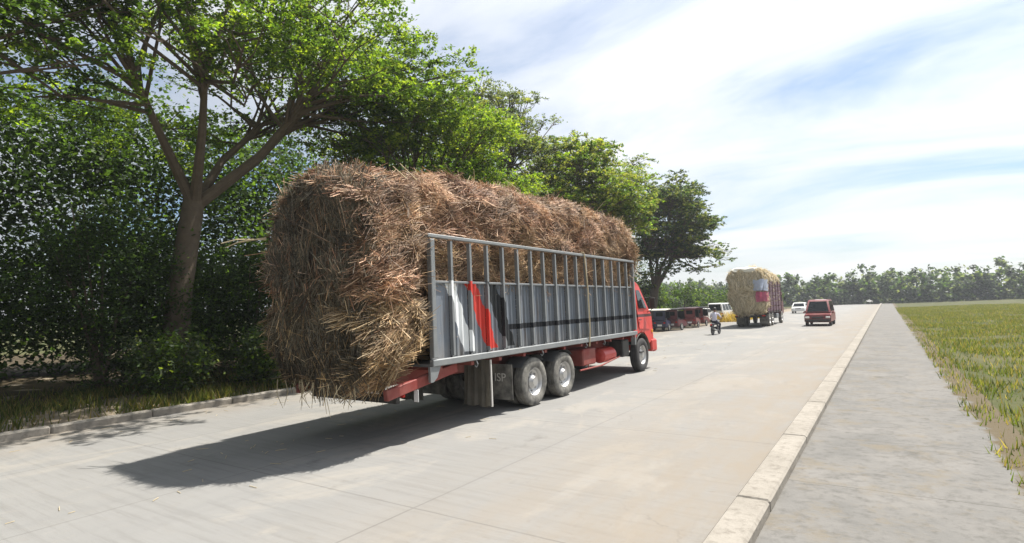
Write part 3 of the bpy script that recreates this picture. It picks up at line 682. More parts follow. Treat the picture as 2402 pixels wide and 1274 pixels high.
for s in (1, -1):
    d = cabside('door', [(9.78, 1.34), (9.78, 2.62), (9.86, 2.70), (10.18, 2.68), (10.26, 2.60), (10.70, 1.92), (10.74, 1.40), (10.64, 1.30)], .001, .014, 'cab_paint', cab, s)
    cabside('window', [(9.90, 1.98), (9.90, 2.56), (10.15, 2.56), (10.21, 2.50), (10.56, 1.98)], .016, .006, 'dark_glass', d, s)
    b = B(); box(b, (s*1.185, 9.86, 1.62), (.03, .14, .03), .006); tp('door_handle', b, 'black_metal', d)
    cabside('quarter_panel', [(9.50, 1.95), (9.50, 2.60), (9.66, 2.66), (9.66, 1.95)], .001, .010, 'cab_paint', cab, s)
    b = B(); tube(b, [(s*1.10, 10.50, 2.30), (s*1.30, 10.62, 2.34), (s*1.34, 10.62, 1.95), (s*1.14, 10.62, 1.84)], .014, 6); mr = tp('mirror_arm', b, 'black_metal', cab, True)
    b = B(); box(b, (s*1.34, 10.62, 2.14), (.17, .05, .34), .02); tp('mirror', b, 'black_metal', mr)
    b = B(); box(b, (s*.86, 11.06, .98), (.34, .05, .2), .02); tp('headlight', b, 'headlamp', cab)
    b = B(); box(b, (s*1.165, 10.90, 1.22), (.02, .12, .10), .005); tp('indicator', b, 'amber_lamp', cab)
    b = B(); box(b, (s*1.10, 9.80, .62), (.22, .35, .05), .01); tp('cab_step', b, 'black_metal', cab)
    b = B(); n = 9; V = []
    for xx in (.86, 1.19):
        V.append([b.verts.new((s*xx, 9.93+.68*math.cos(R(a)), .52+.68*math.sin(R(a)))) for a in np.linspace(10, 150, n)])
    for k in range(n-1): b.faces.new((V[0][k], V[0][k+1], V[1][k+1], V[1][k]))
    bmesh.ops.solidify(b, geom=b.faces[:], thickness=.02); tp('wheel_arch', b, 'black_rubber', cab)
b = B()
V = [b.verts.new(q) for q in ((-.98, 10.315, 2.70), (.98, 10.315, 2.70), (1.10, 10.86, 1.90), (-1.10, 10.86, 1.90))]; b.faces.new(V); bmesh.ops.solidify(b, geom=b.faces[:], thickness=.01); tp('windscreen', b, 'dark_glass', cab)
b = B(); box(b, (0, 11.16, .74), (2.36, .26, .42), .05); box(b, (1.10, 10.96, .76), (.18, .40, .38), .04); box(b, (-1.10, 10.96, .76), (.18, .40, .38), .04); tp('bumper', b, 'red_paint', cab)
b = B(); box(b, (0, 11.04, 1.36), (1.5, .03, .42), .01); tp('grille', b, 'black_metal', cab)
b = B(); tube(b, [(1.0, 9.36, 1.3), (1.0, 9.36, 2.95), (1.0, 9.30, 3.2)], .05, 10); tp('air_intake', b, 'rim_steel', smooth=True)
b = B(); box(b, (1.14, 9.30, 1.06), (.14, .08, .36), .01); tp('front_bracket', b, 'rail_steel')

# ------------------------------------------------------------------ cane load
def load_surface(y):
    """cross-section data at truck y: bottom, top, half width left/right"""
    t_ = (y+1.75)/11.8
    top = 4.40 + .42*min(1, max(0, (y+1.2)/3.2)) - .20*max(0, (y-6.5)/3.5)**1.5
    return top
def build_load(name, y0, y1, zfun, wfun, ny, seed, m, parent, amp=.10, groove=None):
    rng = np.random.default_rng(seed); n = 72; rings = []
    ys = list(np.linspace(0, 1, ny))
    for tt in ys:
        y = y0 + (y1-y0)*tt; zb, zt = zfun(y); ring = []
        e = min(1, tt*(y1-y0)/.55); e2 = min(1, (1-tt)*(y1-y0)/.55)
        k = math.sqrt(max(.02, 1-(1-min(e, e2))**2)); k = .90+.10*k
        zc = (zb+zt)/2; hz = (zt-zb)/2*k
        for q in range(n):
            a = 2*math.pi*q/n; ca, sa = math.cos(a), math.sin(a); p = 4.6
            rr = (abs(ca)**p + abs(sa)**p)**(-1/p); z = zc + hz*rr*sa
            wl = wfun(y, z, ca >= 0)*k; x = wl*rr*ca
            ring.append((x, y, z))
        rings.append(ring)
    V = np.array(rings).reshape(-1, 3); out = V.copy()
    cy = np.repeat(np.array([[0, 0]]), 1, 0)
    for i, v in enumerate(V):
        zb, zt = zfun(v[1]); nd_ = np.array([v[0], 0, (v[2]-(zb+zt)/2)*.8]); nd_ = nd_/max(1e-6, np.linalg.norm(nd_))
        d = amp*(1.3*vn(v, .9, seed) + 1.2*vn(v, 2.3, seed+9) + .8*vn(v, 6, seed))*(1.6 if (v[1] < -.15 or v[2] > 3.7) else 1)
        if groove: d += groove(v)
        out[i] = v + nd_*d; out[i][1] += (.18*vn(v, 1.1, seed+5)) if (i < 3*n or i >= (ny-3)*n) else 0
    F = []
    for q in range(ny-1):
        for k in range(n):
            F.append((q*n+k, q*n+(k+1) % n, (q+1)*n+(k+1) % n, (q+1)*n+k))
    # end caps as concentric rings
    verts = list(map(tuple, out)); base_caps = []
    for ri, sgn in ((0, -1), (ny-1, 1)):
        cur = list(range(ri*n, ri*n+n)); cen = np.mean([verts[c] for c in cur], 0)
        for s_ in (.82, .62, .40, .18):
            new = []
            for c0 in range(ri*n, ri*n+n):
                v = np.array(verts[c0]); q = cen + (v-cen)*s_; bul = sgn*(.20*(1-s_**2))+.12*vn(q, 1.3, seed+3)+.06*vn(q, 4, seed)
                q[1] = v[1] + bul; verts.append(tuple(q)); new.append(len(verts)-1)
            for k in range(n):
                F.append((cur[k], cur[(k+1) % n], new[(k+1) % n], new[k]))
            cur = new
        verts.append((cen[0], verts[ri*n][1]+sgn*.20, cen[2])); ci = len(verts)-1
        for k in range(0, n, 2): F.append((cur[k], cur[(k+1) % n], cur[(k+2) % n], ci))
    verts = np.array(verts); F = np.array(F)
    me = np_mesh(name, verts, F); o = link_mesh(name, me, m, parent)
    bm = bmesh.new(); bm.from_mesh(me); bmesh.ops.recalc_face_normals(bm, faces=bm.faces[:]); bm.to_mesh(me); bm.free()
    me.polygons.foreach_set('use_smooth', [True]*len(me.polygons))
    return o
def stalks(name, core, n, seed, colfun, dirfun, wfun, matn, parent, L=(.35, 1.2), rad=(.006, .013), lift=(-.03, .05), blade=False, sides=3):
    rng = np.random.default_rng(seed); me = core.data
    nf = len(me.polygons); cen = np.empty(nf*3); me.polygons.foreach_get('center', cen); cen = cen.reshape(-1, 3)
    nor = np.empty(nf*3); me.polygons.foreach_get('normal', nor); nor = nor.reshape(-1, 3)
    ar = np.empty(nf); me.polygons.foreach_get('area', ar)
    vc = np.empty(len(me.vertices)*3); me.vertices.foreach_get('co', vc); vc = vc.reshape(-1, 3)
    lv = np.empty(nf*4, dtype=np.int32); me.loops.foreach_get('vertex_index', lv); lv = lv.reshape(-1, 4)
    pr = ar*wfun(cen, nor); pr = pr/pr.sum(); fi = rng.choice(nf, n, p=pr)
    a, b_ = rng.random((2, n, 1)); q = vc[lv[fi]]
    P = (q[:, 0]*(1-a)+q[:, 1]*a)*(1-b_) + (q[:, 3]*(1-a)+q[:, 2]*a)*b_; N = nor[fi]
    D = dirfun(P, N, rng); D -= N*(D*N).sum(1)[:, None]*.85; D /= np.linalg.norm(D, axis=1)[:, None]
    Lh = rng.uniform(*L, n)[:, None]*.5*np.where(rng.random((n, 1)) < .12, 1.35, 1); P = P + N*rng.uniform(*lift, n)[:, None]
    curl = rng.normal(0, .05, (n, 3))*Lh; out = N*np.abs(rng.normal(0, .030, (n, 1)))
    p0 = P - D*Lh + curl + out*rng.random((n, 1)) - np.array([0, 0, 1])*Lh*.06; p1 = P; p2 = P + D*Lh + curl*.7 + out*rng.random((n, 1)) - np.array([0, 0, 1])*Lh*.06
    rr = rng.uniform(*rad, n)[:, None]; S1 = np.cross(D, N); S1 /= np.maximum(1e-6, np.linalg.norm(S1, axis=1)[:, None])
    c = colfun(P, N, rng)
    if blade:
        tw = rng.normal(0, .6, (n, 1)); S1 = S1 + N*tw; S1 /= np.linalg.norm(S1, axis=1)[:, None]
        V = np.stack([p0-S1*rr*.6, p0+S1*rr*.6, p1+S1*rr, p1-S1*rr, p2+S1*rr*.12, p2-S1*rr*.12], 1)
        idx = np.array([[0, 1, 2, 3], [3, 2, 4, 5]]); k = 6
    else:
        rg = []
        for p_ in (p0, p2):
            for s_ in range(sides):
                an = 2*math.pi*s_/sides; rg.append(p_ + (S1*math.cos(an)+N*math.sin(an))*rr)
        V = np.stack(rg, 1); k = 2*sides
        idx = np.array([[r_*sides+s_, r_*sides+(s_+1) % sides, (r_+1)*sides+(s_+1) % sides, (r_+1)*sides+s_] for r_ in (0,) for s_ in range(sides)])
    Fc = (np.arange(n)[:, None, None]*k + idx[None]).reshape(-1, 4)
    o = link_mesh(name, np_mesh(name, V.reshape(-1, 3), Fc, np.repeat(c, k, 0)), matn, parent); o['kind'] = 'stuff'; return o

load = empty('cane_load', (-7.68, 7.21, 0))
tag(load, 'huge reddish brown load of cut sugarcane bulging over the grey truck bed', 'cane load')
def zf1(y):
    top = load_surface(y); bot = 1.26
    if y < -.15: bot = 1.26 - .30*min(1, (-.15-y)/.5)
    if y > 9.2: bot = 3.0
    return bot, top
def wf1(y, z, right):
    if y > -.12: return 1.035 if (y < 9.3 and z < 3.5) else 1.06*(1 if right or z < 3.7 else math.sqrt(max(.3, 1-((z-3.7)/1.5)**2)))
    ww = 1.24 if right else 1.04
    if not right and z > 3.5: ww *= math.sqrt(max(.05, 1-((z-3.5)/1.12)**2))
    k = min(1, (-.12-y)/.25); ww = 1.04 + (ww-1.04)*k
    if z < 3.0: ww = min(ww, (.80 if right else .66)+.48*max(0, (z-.75))**.5)
    return ww
def gr1(v):
    d = 0
    if v[1] < .1:
        wv = .12*math.sin(v[1]*3+v[0]*2)
        d -= .26*math.exp(-((v[2]-2.28-wv)/.12)**2)
        d -= .13*math.exp(-((v[2]-3.25-wv*.9)/.10)**2)
        d += .09*math.exp(-((v[2]-1.75)/.30)**2)
    else:
        rg_ = abs(vn((v[0]*.6, v[1]*.55, v[2]*1.6), 1.0, 63)); d -= .11*math.exp(-(rg_/.055)**2)
    d -= .09*math.exp(-((v[1]-(.1+.1*math.sin(v[2]*2)))/.12)**2) if v[2] > 3.4 else 0
    return d
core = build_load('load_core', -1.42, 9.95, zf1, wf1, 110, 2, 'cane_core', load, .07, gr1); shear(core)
RB = np.array([(.30, .155, .092), (.42, .245, .155), (.20, .10, .06), (.62, .44, .31), (.35, .195, .125), (.10, .055, .034), (.50, .32, .215)])
GB = np.array([(.16, .14, .095), (.11, .095, .062), (.21, .18, .13), (.075, .062, .042)])  # olive grey for the tail face, its shade included in the colour
TN = np.array([(.50, .34, .17), (.38, .25, .12), (.66, .50, .30), (.28, .18, .085), (.56, .41, .23), (.15, .095, .05)])
def mk_col(tanf):
    def cf(P, N, rng):
        n = len(P); k1 = RB[rng.integers(0, len(RB), n)]; k2 = TN[rng.integers(0, len(TN), n)]
        g = np.array([vn(p, 1.6, 31) for p in P[::1]])
        t_ = np.clip(tanf(P) + g*.55 + rng.normal(0, .18, n), 0, 1)[:, None]
        c = k1*(1-t_)+k2*t_
        shaded_ends = (N[:, 1] < -.45) & (P[:, 1] < -.9) & (rng.random(n) < .8); c[shaded_ends] = GB[rng.integers(0, len(GB), shaded_ends.sum())]   # olive cane tops at the tail, darkened to paint in the rear's shade
        return c*(1+np.clip(np.array([vn(p, 3.1, 77) for p in P]), -.5, .5)[:, None]*1.15)*rng.uniform(.7, 1.35, (n, 1))
    return cf
def tan1(P):
    t_ = np.full(len(P), .22); t_ += .65*((P[:, 1] < .1) & (P[:, 2] < 2.35)); t_ += .30*np.clip((P[:, 1]-7.5)/2, 0, 1); t_ += .25*((P[:, 2] < 3.3) & (P[:, 1] > .1))
    return t_
def dir1(P, N, rng):
    n = len(P); D = np.zeros((n, 3)); g = np.array([vn(p, 1.4, 55) for p in P]); h = np.array([vn(p, 2.2, 15) for p in P])
    D[:, 1] = 1; D[:, 2] = g*.9 + np.where(P[:, 1] < .2, .38, .05); D[:, 0] = h*.5
    rear = N[:, 1] < -.55; D[rear] = np.stack([h[rear]*1.2+.15, np.zeros(rear.sum()), -1+g[rear]*1.1], 1)
    rd = rng.normal(size=(n, 3)); k = rng.uniform(.08, .5, n)[:, None]; k = np.where(rng.random((n, 1)) < .14, 1.6, k)
    return D + rd*k
def wgt1(c, N):
    w_ = np.ones(len(c)); w_ *= np.where(N[:, 0] < -.5, .35, 1); w_ *= np.where(N[:, 2] < -.7, .15, 1)
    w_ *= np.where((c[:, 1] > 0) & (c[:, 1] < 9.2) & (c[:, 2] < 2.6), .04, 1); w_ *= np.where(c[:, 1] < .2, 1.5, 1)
    g = np.array([vn(p, 2.6, 41)+.6*vn(p, 6.5, 12) for p in c]); return w_*np.clip(.55+1.5*g, .12, 2)
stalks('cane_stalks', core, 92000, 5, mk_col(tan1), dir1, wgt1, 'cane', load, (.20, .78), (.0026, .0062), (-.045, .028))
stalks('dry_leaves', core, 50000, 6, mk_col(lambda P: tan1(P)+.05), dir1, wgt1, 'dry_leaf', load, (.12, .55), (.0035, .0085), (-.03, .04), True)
# loose strands hanging under the rear of the load
rng = np.random.default_rng(9)
b = B()
for k in range(60):
    x = rng.uniform(-.9, 1.0); y = rng.uniform(-1.7, -.5); z = 1.08; L_ = rng.uniform(.1, .5)
    tube(b, [(x, y, z), (x+rng.normal(0, .04), y+rng.normal(0, .04), z-L_*.5), (x+rng.normal(0, .09), y+rng.normal(0, .09), z-L_)], [.006, .006, .003], 4)
hs = obj('hanging_strands', b, 'rope_fibre', load)
# a few long canes sticking out
b = B()
for k in range(40):
    y = rng.uniform(-1.3, 9.4); sx = rng.uniform(-1, 1.25); zt = load_surface(y)+.0
    tube(b, [(sx, y, zt-.15), (sx+rng.normal(0, .15), y+rng.normal(0, .2), zt+rng.uniform(.02, .22))], [.009, .006], 4)
tube(b, [(-1.0, -1.6, 3.45), (-1.35, -1.9, 3.38), (-1.55, -2.0, 3.30)], [.014, .012, .008], 5)
tube(b, [(-1.0, -1.6, 3.42), (-1.30, -1.95, 3.42), (-1.5, -2.1, 3.36)], [.012, .012, .008], 5)
obj('loose_canes', b, 'rope_fibre', load)
nl = 260; x_ = np.concatenate([rng.normal(-8.2, 1.3, 140), rng.normal(-12.7, .5, 120)]); y_ = np.concatenate([rng.uniform(-2, 30, 140), rng.uniform(0, 30, 120)])
b = B()
for xx, yy in zip(x_, y_):
    a = rng.uniform(0, 6.28); L_ = rng.uniform(.04, .2)
    bar(b, (xx, yy, .008), (xx+math.cos(a)*L_, yy+math.sin(a)*L_, .009), .006, .006)
lt = obj('cane_litter', b, 'rope_fibre'); lt['kind'] = 'stuff'; lt['label'] = 'bits of dropped cane scattered on the road'; lt['category'] = 'litter'
# ropes over the side
def rope(label, y, zt, zb):
    b = B(); pts = [(1.16, y-.01, 3.40), (1.20, y+.01, 3.50), (1.26, y+.03, 3.49)]
    pts += [(1.30-LEAN*2.4, y+.04, 3.42), (1.31, y+.09, 2.5), (1.31, y+.13, 1.5), (1.27, y+.14, zb)]
    tube(b, pts, .017, 8); o = obj('tie_rope', b, 'rope_fibre', None, True); o.location = (-7.68, 7.21, 0); tag(o, label, 'rope', 'ropes over the cane load')
rope('tan rope hanging from the top rail down the grey side near the cab', 5.82, 4.8, 1.08)
rope('tan rope lying over the load just ahead of the rear corner post', .28, 4.6, 3.3) if False else None

# ------------------------------------------------------------------ second truck
t2 = empty('loaded_truck', (-8.9, 46.4, 0)); tag(t2, 'distant loaded truck with dark maroon side boards seen from behind', 'truck')
def p2(name, bm, m, parent=t2, smooth=False): return obj(name, bm, m, parent, smooth)
for s in (-1, 1):
    b = B(); box(b, (s*.42, 4.2, .90), (.09, 8.6, .22)); p2('chassis_rail', b, 'black_metal')
    for z in (1.35, 1.75, 2.15, 2.55, 2.95, 3.35):
        b = B(); box(b, (s*1.20, 4.0, z), (.05, 6.8, .34), .01); p2('side_board', b, 'purple_board')
    for k in range(6):
        b = B(); box(b, (s*1.245, .65+k*1.34, 2.3), (.05, .09, 2.5), .008); p2('stake', b, 'maroon_paint')
    b = B(); box(b, (s*.86, .9, .55), (.6, .02, .66)); p2('mud_flap', b, 'black_rubber')
    b = B(); box(b, (s*.95, .42, .86), (.24, .06, .1), .01); p2('tail_lamp', b, 'red_lamp')
    for y in (1.7, 3.0): wheel(y, s*1.08, s, True, par=t2)
    wheel(8.0, s*1.05, s, False, par=t2)
b = B(); box(b, (0, 4.0, 1.10), (2.42, 7.2, .12)); p2('bed_floor', b, 'black_metal')
b = B(); box(b, (0, .45, .80), (2.3, .1, .16), .02); p2('rear_bumper', b, 'black_metal')
b = B(); prism_x(b, [(7.5, .8), (7.5, 2.7), (7.65, 2.8), (8.6, 2.75), (9.2, 1.8), (9.3, .8)], -1.15, 1.15, .05); c2 = p2('cab', b, 'maroon_paint', smooth=True)
for s in (-1, 1):
    b = B(); box(b, (s*1.16, 8.25, 2.15), (.02, .7, .55)); p2('window', b, 'dark_glass', c2)
    b = B(); box(b, (s*1.33, 8.9, 2.1), (.14, .05, .34), .02); p2('mirror', b, 'black_metal', c2)
b = B(); box(b, (1.05, 5.4, .72), (.3, 1.2, .4), .05); p2('fuel_tank', b, 'grey_steel')
l2 = empty('straw_load', (-8.9, 46.4, 0)); tag(l2, 'pale straw coloured load bulging from the rear of the distant truck', 'straw load')
def zf2(y): return (1.0 if y < .4 else 1.2), 4.42 - .05*max(0, y-1)
def wf2(y, z, right):
    ww = 1.28 if y < .5 else 1.14
    if z > 3.6 and y > .5: ww = 1.2
    return ww*(1-.10*max(0, 1.8-z))
core2 = build_load('load_core', -.7, 7.2, zf2, wf2, 40, 21, 'straw_core', l2, .12, None)
ST = np.array([(.66, .58, .41), (.58, .50, .34), (.74, .68, .53), (.46, .39, .26), (.70, .62, .46)])
def col2(P, N, rng): return ST[rng.integers(0, 5, len(P))]*rng.uniform(.75, 1.25, (len(P), 1))
stalks('straw_stalks', core2, 14000, 8, col2, dir1, lambda c, N: np.where((c[:, 1] > .6) & (c[:, 2] < 3.4), .05, 1.0), 'dry_leaf', l2, (.25, .8), (.010, .026), (-.02, .05), True)
def sack(name, label, cat, c, s, m, seed, parent=None):
    b = B(); bmesh.ops.create_icosphere(b, subdivisions=3, radius=1)
    for v in b.verts:
        p = v.co.copy(); k = (abs(p.x)**3+abs(p.y)**3+abs(p.z)**3)**(-1/3); q = p*k
        q = q*(1+.12*vn(q, 2, seed)); v.co = Vector((q.x*s[0], q.y*s[1], q.z*s[2]))
    o = obj(name, b, m, parent, True); o.location = c; tag(o, label, cat); return o
sack('cover_sheet', 'white sheet tucked over the top of the straw load', 'sheet', (-9.0, 46.75, 4.34), (1.08, 1.15, .30), 'tarp_white', 1)
def drape(label, z0, z1, m, seed, x0=.55, y1=.5):
    path = [(x0, -1.0), (.85, -1.02), (1.1, -1.0), (1.30, -.92), (1.40, -.70), (1.42, -.30), (1.40, y1*.5), (1.36, y1)]; nv = 9; b = B(); V = []
    for a, (px, py) in enumerate(path):
        row = []
        for q in range(nv):
            z = z0 + (z1-z0)*q/(nv-1) + .12*vn((a*.7, q*.1, seed), 1.3); k = .09*vn((a*1.1, q*.6, seed*3.1), 1)+.05*math.sin(a*2.4+seed)
            row.append(b.verts.new((px*(1+k*.5), py+k, z)))
        V.append(row)
    for a in range(len(path)-1):
        for q in range(nv-1): b.faces.new((V[a][q], V[a+1][q], V[a+1][q+1], V[a][q+1]))
    bmesh.ops.solidify(b, geom=b.faces[:], thickness=.04); o = obj('cloth_sheet', b, m, None, True); o.location = (-8.9, 46.4, 0); tag(o, label, 'sheet', 'sheets tied on the straw load')
drape('pale blue sheet tied round the upper right corner of the straw load', 2.75, 3.6, 'tarp_blue', 2)
drape('pink sheet tied below the pale blue one on the straw load', 1.95, 2.68, 'bag_pink', 5, .75)
# ------------------------------------------------------------------ small wheels, tricycles, cars, motorcycle
def small_wheel(par, c, rad, wd, rimc='rim_steel', name='wheel'):
    b = B(); lathe_x(b, [(-wd*.4, rad*.12), (-wd*.4, rad*.2), (wd*.4, rad*.2), (wd*.4, rad*.12)], (0, 0, 0), 12); o = obj(name, b, rimc, par, True); o.location = c
    b = B(); lathe_x(b, [(-wd*.4, rad*.68), (-wd*.5, rad*.85), (-wd*.3, rad), (wd*.3, rad), (wd*.5, rad*.85), (wd*.4, rad*.68)], (0, 0, 0), 24, True); obj('tyre', b, 'tyre_clean', o, True)
    b = B(); lathe_x(b, [(-wd*.38, rad*.68), (wd*.38, rad*.68), (wd*.3, rad*.60), (wd*.1, rad*.2), (-wd*.1, rad*.2), (-wd*.3, rad*.60)], (0, 0, 0), 20, True); obj('rim', b, rimc, o, True)
    return o
def motorbike(par, dx=0, paint='black_metal'):
    small_wheel(par, (dx, -.62, .29), .29, .09, 'black_metal'); small_wheel(par, (dx, .62, .29), .29, .08, 'black_metal')
    b = B(); tube(b, [(dx, -.62, .29), (dx, -.15, .36), (dx, .25, .42), (dx, .40, .80)], [.03, .05, .05, .03], 8); box(b, (dx, .05, .36), (.22, .36, .26), .04); obj('engine_frame', b, 'black_metal', par, True)
    b = B(); prism_x(b, [(-.72, .66), (-.60, .74), (.02, .70), (.05, .64), (-.55, .60)], dx-.11, dx+.11, .03); obj('seat', b, 'seat_vinyl', par, True)
    b = B(); prism_x(b, [(.0, .62), (.06, .80), (.30, .84), (.44, .74), (.30, .58)], dx-.11, dx+.11, .04); obj('fuel_tank', b, paint, par, True)
    b = B(); tube(b, [(dx-.07, .62, .29), (dx-.06, .42, .80)], .022, 8); tube(b, [(dx+.07, .62, .29), (dx+.06, .42, .80)], .022, 8); obj('fork', b, 'rim_steel', par, True)
    b = B(); tube(b, [(dx-.36, .28, .98), (dx-.18, .36, .94), (dx, .40, .90), (dx+.18, .36, .94), (dx+.36, .28, .98)], .016, 8); obj('handlebar', b, 'black_metal', par, True)
    for s in (-1, 1):
        b = B(); tube(b, [(dx+s*.26, .34, .96), (dx+s*.33, .36, 1.12)], .008, 6); box(b, (dx+s*.36, .36, 1.15), (.12, .02, .08), .01); obj('mirror', b, 'black_metal', par)
    b = B(); box(b, (dx, .52, .84), (.16, .10, .16), .04); obj('headlight', b, 'headlamp', par)
    b = B(); prism_x(b, [(-.92, .50), (-.86, .62), (-.62, .64), (-.60, .58), (-.82, .56)], dx-.08, dx+.08, .015); obj('rear_fender', b, paint, par, True)
    b = B(); box(b, (dx, -.90, .64), (.12, .05, .08), .015); obj('tail_lamp', b, 'red_lamp', par)
    b = B(); tube(b, [(dx+.13, .1, .28), (dx+.15, -.4, .30), (dx+.16, -.85, .38)], [.025, .04, .045], 10); obj('exhaust', b, 'rim_steel', par, True)
def tricycle(loc, rz, label, paint, roofm):
    t = empty('motor_tricycle', loc, rz); tag(t, label, 'tricycle', 'tricycles parked along the left edge')
    motorbike(t, -.62, paint)
    b = B(); prism_x(b, [(-.72, .28), (-.74, .78), (-.60, .82), (.50, .74), (.86, .62), (.95, .36), (.80, .26)], -.36, .62, .04); obj('sidecar_body', b, paint, t, True)
    b = B(); prism_x(b, [(-.86, 1.52), (-.80, 1.60), (.30, 1.64), (.80, 1.54), (.82, 1.49), (.28, 1.58), (-.80, 1.54)], -.98, .68, .012); obj('roof', b, roofm, t, True)
    for (x, y0, y1) in ((-.32, -.70, -.72), (.58, -.70, -.72), (-.32, .74, .42), (.58, .74, .42)):
        b = B(); tube(b, [(x, y0, .70), (x, y1, 1.56)], .022, 8); obj('pillar', b, 'black_metal', t, True)
    b = B(); box(b, (.13, -.71, 1.17), (.86, .03, .70), .01); obj('back_panel', b, paint, t)
    b = B(); box(b, (.13, -.73, 1.25), (.5, .012, .30), .004); obj('rear_window', b, 'dark_glass', t)
    b = B(); box(b, (.13, .60, 1.12), (.84, .015, .62), .004, Matrix.Rotation(R(18), 4, 'X')); obj('windscreen', b, 'dark_glass', t)
    b = B(); box(b, (.13, -.40, .86), (.80, .5, .14), .04); box(b, (.13, -.60, 1.08), (.80, .1, .4), .03); obj('seat', b, 'seat_vinyl', t)
    small_wheel(t, (.70, -.30, .27), .27, .09)
    for x in (-.22, .48):
        b = B(); box(b, (x, -.76, .62), (.14, .03, .09), .01); obj('tail_lamp', b, 'red_lamp', t)
    b = B(); box(b, (.13, -.765, .44), (.34, .012, .13), .003); obj('number_plate', b, 'white_paint', t)
    b = B(); bar(b, (-.58, -.3, .34), (-.34, -.3, .34), .05, .05); bar(b, (-.58, .3, .38), (-.34, .3, .38), .05, .05); obj('sidecar_bracket', b, 'black_metal', t)
    return t
tricycle((-14.15, 41.2, 0), R(4), 'parked dark navy tricycle with a white roof nearest the red cab', 'blue_paint', 'tarp_white')
tricycle((-13.55, 42.6, 0), R(-6), 'parked dark red tricycle with two small pale rear marks', 'maroon_paint', 'black_metal')
tricycle((-13.45, 46.4, 0), R(3), 'parked deep red tricycle third in the roadside row', 'dark_red_paint', 'maroon_paint')
tricycle((-13.6, 49.6, 0), R(-3), 'parked reddish tricycle at the far end of the row', 'dark_red_paint', 'black_metal')

def car(name, loc, rz, label, cat, paint, van=False, group=None, L=4.2, W=1.68, H=1.45):
    t = empty(name, loc, rz); tag(t, label, cat, group); h = H
    if van: low = [(-L/2, .35), (-L/2-.02, .95), (-L/2+.03, 1.02), (L/2-.7, 1.0), (L/2-.05, .85), (L/2, .40), (L/2-.1, .28), (-L/2+.1, .28)]
    else: low = [(-L/2, .40), (-L/2+.02, .86), (-L/2+.15, .92), (L/2-1.1, .92), (L/2-.12, .76), (L/2, .45), (L/2-.1, .28), (-L/2+.1, .28)]
    b = B(); prism_x(b, low, -W/2, W/2, .06); body = obj('body', b, paint, t, True)
    if van: up = [(-L/2+.02, 1.0), (-L/2+.12, h-.06), (-L/2+.30, h), (L/2-1.35, h), (L/2-1.15, h-.06), (L/2-.45, .98)]
    else: up = [(-L/2+.25, .90), (-L/2+.75, h-.05), (-L/2+.95, h), (L/2-1.75, h), (L/2-1.55, h-.04), (L/2-.85, .90)]
    b = B(); prism_x(b, up, -W/2+.02, W/2-.02, .05)
    for v in b.verts: v.co.x *= 1-.22*max(0, (v.co.z-.95))
    cabn = obj('cabin', b, paint, t, True)
    (a, az), (c, cz), (d, dz), (e, ez) = up[0], up[1], up[-2], up[-1]
    for s in (-1, 1):
        b = B(); n = 3; y0, y1 = a+.22, e-.28; t0, t1 = c+.18, d-.02
        for q in range(n):
            f0, f1 = q/n+.015, (q+1)/n-.015
            pts = [(y0+(y1-y0)*f0, az+.09), (y0+(y1-y0)*f1, az+.09), (t0+(t1-t0)*f1, h-.12), (t0+(t1-t0)*f0, h-.12)]
            bb = B(); bb.faces.new([bb.verts.new((s*((W/2-.02)*(1-.22*max(0, z-.95))+.004), y, z)) for y, z in pts]); bmesh.ops.solidify(bb, geom=bb.faces[:], thickness=.006); obj('side_window', bb, 'dark_glass', t)
        b.free()
        for y in (-L/2+.80, L/2-.78): small_wheel(t, (s*(W/2-.1), y, .30), .30, .19)
        b = B(); box(b, (s*(W/2-.2), L/2-.04, .66), (.30, .10, .14), .03); obj('headlight', b, 'headlamp', t)
        b = B(); box(b, (s*(W/2-.17), -L/2+.0, .78), (.26, .05, .16), .02); obj('tail_lamp', b, 'red_lamp', t)
        b = B(); box(b, (s*(W/2+.08), e-.38, 1.0), (.16, .10, .12), .03); obj('mirror', b, paint, t)
    for nm, (ya, za), (yb, zb_), sg in (('windscreen', (e, ez), (d, dz), 1), ('rear_window', (a, az), (c, cz), -1)):
        b = B(); k = []
        for xx, f_ in ((-.9, .1), (.9, .1), (.86, .92), (-.86, .92)):
            y = ya+(yb-ya)*f_; z = za+(zb_-za)*f_; k.append(b.verts.new((xx*(W/2-.06)*(1-.22*max(0, z-.95)), y+sg*.012, z+.008)))
        b.faces.new(k); bmesh.ops.solidify(b, geom=b.faces[:], thickness=.006); obj(nm, b, 'dark_glass', t)
    b = B(); box(b, (0, L/2+.01, .64), (W*.42, .05, .12), .01); obj('grille', b, 'black_metal', t)
    b = B(); box(b, (0, L/2, .42), (W-.1, .10, .18), .03); obj('bumper', b, 'black_metal' if van else paint, t)
    b = B(); box(b, (0, -L/2, .42), (W-.1, .10, .18), .03); obj('bumper', b, 'black_metal' if van else paint, t)
    b = B(); box(b, (0, -L/2-.055, .60), (.36, .012, .14), .003); obj('number_plate', b, 'white_paint', t)
    return t
car('parked_car', (-15.2, 56.2, 0), R(4), 'white car parked past the tricycles, its pale rear facing the road', 'car', 'white_paint')
car('parked_van', (-14.6, 61.5, 0), R(-2), 'white van parked farthest along the left edge behind the motorcyclist', 'van', 'white_paint', True, H=1.85, L=4.4)
G = 'white cars far down the road'
car('distant_car', (-10.2, 88, 0), R(180), 'far white car beside the rear truck, the left one of two', 'car', 'white_paint', False, G)
car('distant_car', (-7.9, 91, 0), R(180), 'far white van beside the rear truck, the right one of two', 'car', 'white_paint', True, G, H=1.8)
car('red_van', (-4.35, 49.5, 0), R(180), 'dark red van coming down the right lane towards the camera', 'van', 'dark_red_paint', True, H=1.95, L=4.5, W=1.75)

